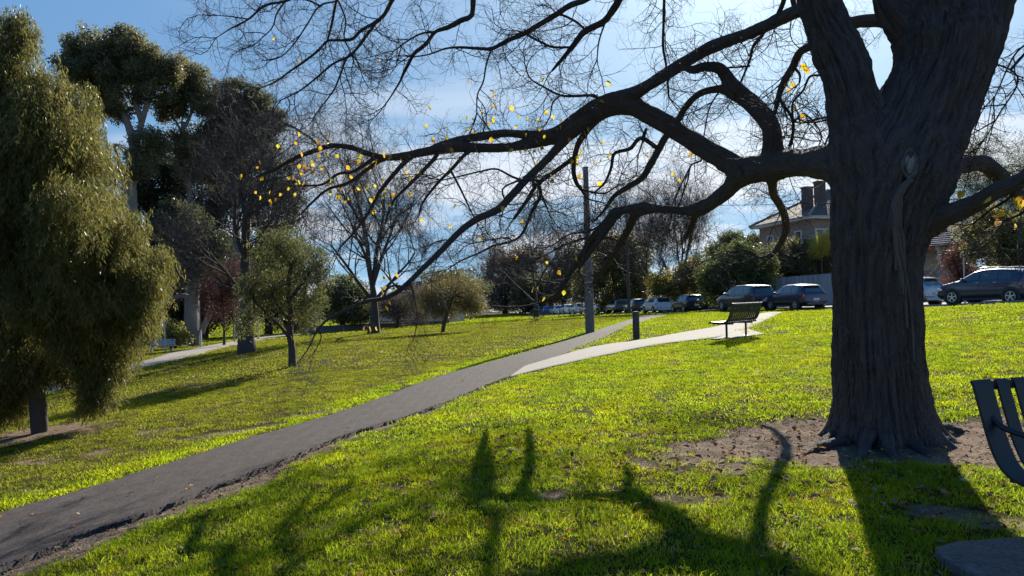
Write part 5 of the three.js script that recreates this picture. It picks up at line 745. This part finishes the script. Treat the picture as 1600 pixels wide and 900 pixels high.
function carGeos(kind) {
  const K = KINDS[kind], top = x => { const t = K.top; if (x <= t[0][0]) return t[0][1]; for (let i = 0; i < t.length - 1; i++) if (x <= t[i + 1][0]) { const u = (x - t[i][0]) / (t[i + 1][0] - t[i][0]); return mix(t[i][1], t[i + 1][1], u); } return t[t.length - 1][1]; };
  const half = K.L / 2, sec = x => {
    const e = Math.abs(x) / half, w = K.W * (1 - 0.16 * Math.pow(Math.max(0, e - 0.55) / 0.45, 2.2)), yt = top(x), yb = 0.20 + 0.12 * Math.pow(e, 8), belt = Math.min(K.belt + 0.03 * (-x / half), yt - 0.035), c = Math.max(0, Math.min(1, (yt - K.belt) / (K.H - K.belt))), wt = w * mix(0.90, 0.75, c);
    return [[w * 0.80, yb], [w * 0.97, yb + 0.09], [w, 0.46 + 0.05], [w * 1.0, Math.max(yb + 0.12, belt - 0.16)], [w * 0.965, belt], [wt * 1.0, yt - 0.045 - 0.02 * c], [wt * 0.86, yt - 0.006], [0, yt + 0.012]].map(([z, y]) => [z, Math.min(y, yt + 0.012)]);
  };
  const xs = []; for (let i = 0; i <= 72; i++) { const u = i / 72 * 2 - 1; xs.push(half * (u * 0.55 + 0.45 * Math.sin(u * Math.PI / 2))); }
  const pos = [], idx = [], N = 15; for (const x of xs) { const s = sec(x); for (let k = 0; k < 8; k++) pos.push(x, s[k][1], s[k][0]); for (let k = 6; k >= 0; k--) pos.push(x, s[k][1], -s[k][0]); }
  for (let i = 0; i < xs.length - 1; i++) for (let k = 0; k < N; k++) { const a = i * N + k, b = i * N + (k + 1) % N; idx.push(a, a + N, b, b, a + N, b + N); }
  for (const e of [0, xs.length - 1]) { const c = pos.length / 3; pos.push(xs[e] + (e ? 0.03 : -0.03), 0.48, 0); for (let k = 0; k < N; k++) { const a = e * N + k, b = e * N + (k + 1) % N; if (e) idx.push(a, c, b); else idx.push(a, b, c); } }
  const body = new THREE.BufferGeometry(); body.setAttribute('position', new THREE.Float32BufferAttribute(pos, 3)); body.setIndex(idx); body.computeVertexNormals();
  const sheet = (nu, nv, fn) => { const p = [], id = []; for (let i = 0; i <= nu; i++) for (let j = 0; j <= nv; j++) p.push(...fn(i / nu, j / nv)); for (let i = 0; i < nu; i++) for (let j = 0; j < nv; j++) { const a = i * (nv + 1) + j; id.push(a, a + 1, a + nv + 1, a + 1, a + nv + 2, a + nv + 1); } const g = new THREE.BufferGeometry(); g.setAttribute('position', new THREE.Float32BufferAttribute(p, 3)); g.setIndex(id); g.computeVertexNormals(); return g; };
  const side = ([x0, x1], s) => sheet(8, 4, (u, v) => { const x = mix(x0, x1, u), q = sec(x), t = mix(0.10, 0.90, v), z = mix(q[4][0], q[5][0], t) + 0.007, y = mix(q[4][1], q[5][1], t); return [x, y, z * s]; });
  const slope = ([x0, x1], off) => sheet(6, 6, (u, v) => { const x = mix(x0, x1, u), q = sec(x), z = (v * 2 - 1) * q[6][0] * 0.94; return [x + off * 0.008, top(x) + 0.010 - 0.006 * Math.abs(v * 2 - 1), z]; });
  return { K, body, sec, sides: [-1, 1].flatMap(s => K.sides.map(q => [side(q, s), s])), rear: slope(K.rear, -1), screen: slope(K.screen, 1), top };
}
const CARS = {}; for (const k in KINDS) CARS[k] = carGeos(k);
function car(kind, label, px, py, d, az, color, o = {}) {
  const A = CARS[kind], K = A.K, fx = Math.sin(az * DEG), fz = -Math.cos(az * DEG), pos = standAt(px, py, d); pos.y += 0.02;
  const c = thing('parked_car', label, 'car', pos, 'cars parked along the kerb', Math.atan2(-fz, fx));
  const paint = new THREE.MeshPhysicalMaterial({ color: C(...color), metalness: o.metal ?? 0.35, roughness: 0.38, clearcoat: 1, clearcoatRoughness: 0.06 });
  part(c, 'body', A.body, paint);
  for (const [g] of A.sides) part(c, 'side_window', g, glassMat);
  part(c, 'rear_window', A.rear, glassMat); part(c, 'windscreen', A.screen, glassMat);
  for (const wx of K.wx) for (const s of [-1, 1]) {
    const z = A.sec(wx)[2][0]; const sc = K.wheel / 0.32;
    const ar = part(c, 'wheel_arch', new THREE.CylinderGeometry(K.wheel + 0.055, K.wheel + 0.055, 0.24, 26).rotateX(Math.PI / 2), trimMat); ar.position.set(wx, K.wheel + 0.02, s * (z - 0.113));
    const w = part(c, 'wheel', tyreGeo, tyreMat); w.position.set(wx, K.wheel, s * (z - 0.075)); w.scale.set(sc, sc, 1); const r = part(w, 'rim', rimGeo, rimMat); r.position.z = s * 0.088;
  }
  if (d < 90) {
    const h = K.L / 2;
    for (const s of [-1, 1]) {
      const lx = -h + 0.20, q = A.sec(lx); part(c, 'tail_light', box(0.26, 0.17, 0.09, lx, K.belt - 0.10, s * (q[3][0] - 0.02), 0.03), redLamp);
      const hx = h - 0.22, q2 = A.sec(hx); part(c, 'headlight', box(0.30, 0.14, 0.10, hx, 0.70, s * (q2[3][0] - 0.03), 0.04), clearLamp);
      const m = part(c, 'mirror', box(0.11, 0.13, 0.18, K.screen[1] - 0.28, K.belt + 0.06, s * (K.W + 0.05), 0.04), paint);
      for (const hx2 of [K.sides[1][0] + 0.05, K.sides[2][0] + 0.02]) part(c, 'door_handle', box(0.17, 0.03, 0.03, hx2, K.belt - 0.09, s * (A.sec(hx2)[3][0] + 0.01), 0.01), o.chrome ? railMat : paint);
      part(c, 'sill', box(K.wx[1] - K.wx[0] - 0.85, 0.09, 0.05, (K.wx[0] + K.wx[1]) / 2, 0.26, s * (K.W * 0.965), 0.015), trimMat);
      for (const dx of [K.sides[1][0] - 0.03, K.sides[2][0] - 0.035]) part(c, 'door_seam', box(0.012, K.belt - 0.36, 0.008, dx, (K.belt + 0.32) / 2 - 0.06, s * (A.sec(dx)[2][0] + 0.001)), trimMat);
      if (o.rails) part(c, 'roof_rail', new THREE.TubeGeometry(new THREE.CatmullRomCurve3([[-1.35, 1.555], [-1.2, 1.60], [-0.5, 1.645], [0.1, 1.63], [0.25, 1.575]].map(([x, y]) => V(x, y, s * 0.58))), 24, 0.022, 8), railMat);
    }
    part(c, 'number_plate', box(0.025, 0.12, 0.38, -h - 0.012, 0.62, 0, 0.006), plateMat);
    part(c, 'rear_bumper', box(0.12, 0.16, K.W * 1.45, -h + 0.01, 0.36, 0, 0.04), o.bumper ? trimMat : paint);
    part(c, 'roof_spoiler', box(0.22, 0.035, K.W * 1.2, K.rear[1] - 0.06, A.top(K.rear[1]) + 0.035, 0, 0.015), paint);
  }
  return c;
}
car('suv', 'dark blue compact SUV with silver roof rails parked on the rise', 1552, 477, 35.2, -27, [0.022, 0.030, 0.075], { rails: true, chrome: true });
car('hatch', 'silver hatchback mostly hidden behind the massive trunk', 1412, 478, 40.5, -20, [0.40, 0.42, 0.46]);
car('hatch', 'navy hatchback with red tail lights beside the massive trunk', 1243, 484, 46.5, -14, [0.018, 0.022, 0.060]);
car('wagon', 'dark grey station wagon overlapping the navy hatchback', 1165, 485.5, 50.5, -14, [0.030, 0.032, 0.042]);
car('hatch', 'black hatchback parked in front of the white hatchback', 1075, 488, 66, -8, [0.016, 0.018, 0.030], { bumper: true });
car('hatch', 'white hatchback parked just ahead of the black hatchback', 1027, 489, 73, -9, [0.66, 0.66, 0.66], { metal: 0.05 });
const row = [[84, 'hatch', 'dark green sedan-like hatchback next ahead of the white hatchback', [0.03, 0.045, 0.04]], [91, 'wagon', 'dark wagon second ahead of the white hatchback', [0.04, 0.04, 0.045]], [98, 'hatch', 'light grey hatchback behind the tall weathered pole', [0.34, 0.36, 0.38]], [104.5, 'hatch', 'pale silver hatchback just beyond the tall weathered pole', [0.46, 0.48, 0.50]], [111, 'wagon', 'white wagon beyond the pale silver hatchback', [0.62, 0.62, 0.62]], [117.5, 'suv', 'tall white car, the brightest in the far row', [0.70, 0.70, 0.70]], [124, 'hatch', 'white hatchback at the far end of the pale cars', [0.66, 0.66, 0.66]], [131, 'hatch', 'bright blue hatchback beyond the white cars', [0.03, 0.08, 0.30]], [138, 'wagon', 'black wagon beyond the bright blue hatchback', [0.02, 0.02, 0.025]], [145, 'suv', 'dark car at the very end of the parked row', [0.03, 0.03, 0.035]]];
for (const [d, kind, label, col] of row) { const X = d < 118 ? mix(14.1, 8.2, (d - 78) / 40) : mix(8.2, 2.4, (d - 118) / 30); car(kind, label, 800 + X / d * F, 490, d, -9, col, { metal: 0.1 }); }
// ---------------------------------------------------------------- houses, fences, walls beyond the street
const roofTile = tex(256, 256, (u, v) => { const row = (v * 12) % 1, col = ((u * 10 + (Math.floor(v * 12) % 2) * 0.5) % 1); return 0.25 + 0.6 * row + 0.15 * Math.sin(col * Math.PI); });
const roofTone = tex(256, 256, (u, v) => { const k = 0.7 + 0.2 * noise(Math.floor(u * 10 + (Math.floor(v * 12) % 2) * 0.5) * 3.3, Math.floor(v * 12) * 2.7) + 0.15 * ring(u, v, 12, 3); return [k, k * 0.95, k * 0.92]; });
const roofMat = (r, g, b) => new THREE.MeshStandardMaterial({ color: C(r, g, b), map: roofTone, bumpMap: roofTile, bumpScale: 0.05, roughness: 0.8, side: THREE.DoubleSide });
const brickBump = tex(256, 256, (u, v) => { const r = Math.floor(v * 16), a = (v * 16) % 1, b = (u * 8 + (r % 2) * 0.5) % 1; return a < 0.14 || b < 0.07 ? 0.2 : 0.75 + 0.2 * noise(r * 3.1, Math.floor(u * 8 + (r % 2) * 0.5) * 1.7); });
const brickTone = tex(256, 256, (u, v) => { const r = Math.floor(v * 16), a = (v * 16) % 1, b = (u * 8 + (r % 2) * 0.5) % 1; const k = 0.75 + 0.35 * noise(r * 3.1, Math.floor(u * 8 + (r % 2) * 0.5) * 1.7); return a < 0.14 || b < 0.07 ? [0.9, 0.88, 0.85] : [k, k * 0.92, k * 0.88]; });
const brickMat = (r, g, b) => new THREE.MeshStandardMaterial({ color: C(r, g, b), map: brickTone, bumpMap: brickBump, bumpScale: 0.012, roughness: 0.92 });
const white = std(0.72, 0.71, 0.68), cream = std(0.55, 0.50, 0.42);
function hipRoof(w, d, h, over, y, ridge) {                          // four slopes; uv in metres / 3
  const x = w / 2 + over, z = d / 2 + over, r = Math.max(0.05, ridge / 2), faces = [[[-x, y, z], [x, y, z], [r, y + h, 0], [-r, y + h, 0]], [[x, y, -z], [-x, y, -z], [-r, y + h, 0], [r, y + h, 0]], [[x, y, z], [x, y, -z], [r, y + h, 0]], [[-x, y, -z], [-x, y, z], [-r, y + h, 0]]], pos = [], uv = [];
  for (const f of faces) { const a = V(...f[0]), ux = V(...f[1]).sub(a).normalize(), n = ux.clone().cross(V(...f[2]).sub(a)).normalize(), vy = n.clone().cross(ux); for (let k = 1; k < f.length - 1; k++) for (const q of [f[0], f[k], f[k + 1]]) { const e = V(...q).sub(a); pos.push(...q); uv.push(e.dot(ux) / 3, e.dot(vy) / 3); } }
  const g = new THREE.BufferGeometry(); g.setAttribute('position', new THREE.Float32BufferAttribute(pos, 3)); g.setAttribute('uv', new THREE.Float32BufferAttribute(uv, 2)); g.computeVertexNormals(); return g;
}
function windowPart(h, x, y, z, w, ht, bars = true) {                // frame with an opening, sill, sash bars and a recessed pane
  const t = 0.11, f = part(h, 'window', clean([box(t, ht, 0.12, x - w / 2 + t / 2, y, z), box(t, ht, 0.12, x + w / 2 - t / 2, y, z), box(w - 2 * t, t, 0.12, x, y + ht / 2 - t / 2, z), box(w - 2 * t, t, 0.12, x, y - ht / 2 + t / 2, z), ...(bars ? [box(w - 2 * t, 0.06, 0.06, x, y, z)] : [])]), white);
  part(f, 'pane', box(w - 2 * t + 0.02, ht - 2 * t + 0.02, 0.012, x, y, z - 0.045), glassMat); part(f, 'sill', box(w + 0.16, 0.08, 0.24, x, y - ht / 2 - 0.045, z + 0.05), white);
}
{
  const a = at(1312, 470, 74), base = V(a.x, land(a.x, a.z) - 0.5, a.z), h = thing('two_storey_house', 'two-storey brick house with tiled hip roof and twin brick chimneys above the hedge', 'house', base, null, 0.2);
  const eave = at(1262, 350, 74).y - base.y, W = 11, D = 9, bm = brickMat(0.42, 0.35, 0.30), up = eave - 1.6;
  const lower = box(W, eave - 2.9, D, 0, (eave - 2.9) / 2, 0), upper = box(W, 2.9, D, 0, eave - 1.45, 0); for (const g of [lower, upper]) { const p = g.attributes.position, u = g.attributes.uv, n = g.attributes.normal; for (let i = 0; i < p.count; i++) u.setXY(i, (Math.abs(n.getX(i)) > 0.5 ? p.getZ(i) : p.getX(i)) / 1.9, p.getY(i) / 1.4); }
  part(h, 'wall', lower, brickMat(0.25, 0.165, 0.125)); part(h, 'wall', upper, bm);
  part(h, 'eave', box(W + 1.3, 0.16, D + 1.3, 0, eave + 0.03, 0), white); part(h, 'gutter', box(W + 1.42, 0.12, D + 1.42, 0, eave + 0.16, 0), std(0.45, 0.43, 0.40));
  const roof = part(h, 'roof', hipRoof(W, D, 2.9, 0.72, eave + 0.20, 2.0), roofMat(0.145, 0.11, 0.095));
  for (const [rx, rz] of [[-1, 1], [1, 1], [-1, -1], [1, -1]]) part(roof, 'hip_cap', bar(V(rx * (W / 2 + 0.72), eave + 0.22, rz * (D / 2 + 0.72)), V(rx, eave + 3.12, 0), 0.11, 0.11, 8), std(0.30, 0.24, 0.20));
  part(roof, 'ridge_cap', bar(V(-1, eave + 3.12, 0), V(1, eave + 3.12, 0), 0.12, 0.12, 8), std(0.30, 0.24, 0.20));
  for (const [cx, cz, ht] of [[-4.65, 2.6, 2.75], [-3.45, 2.7, 3.25]]) { const g = box(0.80, ht + 1.2, 0.62, cx, eave + ht / 2 - 0.4, cz), u = g.attributes.uv, p = g.attributes.position; for (let i = 0; i < p.count; i++) u.setXY(i, p.getX(i) / 1.9 + p.getZ(i) / 1.9, p.getY(i) / 1.4); const c = part(h, 'chimney', g, brickMat(0.15, 0.115, 0.105)); part(c, 'chimney_crown', box(0.92, 0.14, 0.74, cx, eave + ht + 0.22, cz), std(0.2, 0.15, 0.13)); }
  for (const [wx, ww] of [[-4.8, 0.85], [-3.9, 0.85], [-2.2, 1.15], [-0.4, 1.25], [2.2, 1.25], [4.0, 1.25]]) windowPart(h, wx, up, D / 2 + 0.03, ww, 1.45);
  const side = 1; for (const wz of [-2.4, 0, 2.4]) { const f = part(h, 'window', clean([box(0.12, 1.45, 0.11, -W / 2 - 0.03, up, wz - 0.5), box(0.12, 1.45, 0.11, -W / 2 - 0.03, up, wz + 0.5), box(0.12, 0.11, 0.89, -W / 2 - 0.03, up + 0.67, wz), box(0.12, 0.11, 0.89, -W / 2 - 0.03, up - 0.67, wz)]), white); part(f, 'pane', box(0.012, 1.24, 0.9, -W / 2 - 0.01, up, wz), glassMat); }
}
{
  const a = at(1470, 470, 56), base = V(a.x, land(a.x, a.z) - 0.4, a.z), h = thing('veranda_house', 'low pale house with open veranda glimpsed between the trunk and the red shrub', 'house', base, null, 0.5), S = 56 / F;
  const ev = at(1470, 392, 56).y - base.y, rail = at(1470, 412, 56).y - base.y;
  part(h, 'wall', box(6, ev, 5, 0, ev / 2, -2.2), cream); part(h, 'parapet', box(6.2, rail - 0.6, 0.2, 0, (rail - 0.6) / 2 + 0.3, 1.9), std(0.42, 0.39, 0.34));
  for (const x of [-2.9, -1.0, 1.0, 2.9]) part(h, 'post', box(0.22, ev - rail + 0.3, 0.18, x, (ev + rail) / 2, 1.9), white);
  part(h, 'lintel', box(6.3, 0.22, 0.24, 0, ev + 0.06, 1.9), white); part(h, 'roof', hipRoof(6.4, 7, 2.2, 0.6, ev + 0.2, 1.2), roofMat(0.20, 0.14, 0.12));
}
{
  const a = at(655, 500, 96), base = V(a.x, land(a.x, a.z) - 0.3, a.z), h = thing('bungalow', 'brown roofed bungalow hidden behind the twiggy hedge across the street', 'house', base, null, -0.25), S = 96 / F;
  const ev = at(655, 474, 96).y - base.y; part(h, 'wall', box(9, ev, 8, 0, ev / 2, 0), cream); part(h, 'fascia', box(10.1, 0.22, 9.1, 0, ev + 0.05, 0), std(0.5, 0.47, 0.42)); part(h, 'roof', hipRoof(9, 8, 2.5, 0.62, ev + 0.17, 0.6), roofMat(0.13, 0.10, 0.095));
  for (const x of [-2.6, 0, 2.6]) windowPart(h, x, ev * 0.55, 4.03, 1.5, 1.2);
}
function palingFence(label, x0, y0, d0, x1, y1, d1, h, tone, wid = 0.12, gapw = 0.012) {
  const a = standAt(x0, y0, d0), b = standAt(x1, y1, d1), len = Math.hypot(b.x - a.x, b.z - a.z), t = thing('paling_fence', label, 'fence', a, null, Math.atan2(-(b.z - a.z), b.x - a.x)), R = rng(Math.round(x0)), mats = [0.85, 1, 1.15].map(k => std(tone[0] * k, tone[1] * k, tone[2] * k, { roughness: 0.95 })), g = box(wid - gapw, h, 0.018, 0, h / 2, 0);
  const rise = u => land(a.x + (b.x - a.x) * u, a.z + (b.z - a.z) * u) - a.y, n = Math.floor(len / wid);
  for (let i = 0; i < n; i++) { const m = part(t, 'paling', g, mats[Math.floor(R() * 3)]); m.position.set(i * wid, rise(i / n) + 0.03 + 0.02 * R(), 0); m.rotation.z = (R() - 0.5) * 0.012; }
  for (const y of [0.35, h - 0.3]) part(t, 'rail', bar(V(0, rise(0) + y, -0.04), V(len, rise(1) + y, -0.04), 0.04, 0.04, 4), mats[0]);
  for (let x = 0; x <= len; x += 2.4) { const m = part(t, 'post', box(0.1, h, 0.1, 0, h / 2, -0.09), mats[0]); m.position.set(x, rise(x / len), 0); }
  return t;
}
palingFence('tall grey paling fence below the hedge behind the navy hatchback', 1185, 478, 61, 1330, 478, 56, 2.2, [0.30, 0.30, 0.31]);
palingFence('low pale paling fence between the plank bench and the stout gum', 262, 539, 62, 300, 536, 62, 1.05, [0.36, 0.36, 0.35], 0.16, 0.06);
{
  const mk = (label, x0, x1, d0, d1, h, mat, capMat) => { const a = standAt(x0, 478, d0), b = standAt(x1, 478, d1), len = Math.hypot(b.x - a.x, b.z - a.z), t = thing('garden_wall', label, 'wall', a, null, Math.atan2(-(b.z - a.z), b.x - a.x)), g = box(len, h + 0.5, 0.24, len / 2, h / 2 - 0.25, 0), p = g.attributes.position, u = g.attributes.uv; for (let i = 0; i < p.count; i++) u.setXY(i, p.getX(i) / 1.9, p.getY(i) / 1.4); part(t, 'brickwork', g, mat); part(t, 'coping', box(len + 0.06, 0.07, 0.32, len / 2, h + 0.035, 0), capMat); };
  mk('low red brick garden wall behind the kerb beside the silver hatchback', 1430, 1640, 47, 41, 0.75, brickMat(0.24, 0.10, 0.075), std(0.28, 0.15, 0.12));
  mk('brown brick wall behind the gap between the black hatchback and wagon', 1085, 1135, 66, 63, 1.1, brickMat(0.17, 0.105, 0.085), std(0.2, 0.14, 0.12));
  mk('pale rendered wall behind the white hatchback and the bare street tree', 1036, 1100, 80, 76, 2.3, std(0.42, 0.40, 0.37), std(0.30, 0.28, 0.26));
  mk('dark low wall along the street below the twiggy hedge', 470, 700, 74, 88, 0.7, std(0.11, 0.105, 0.10), std(0.14, 0.135, 0.13));
}
renderer.render(scene, camera);
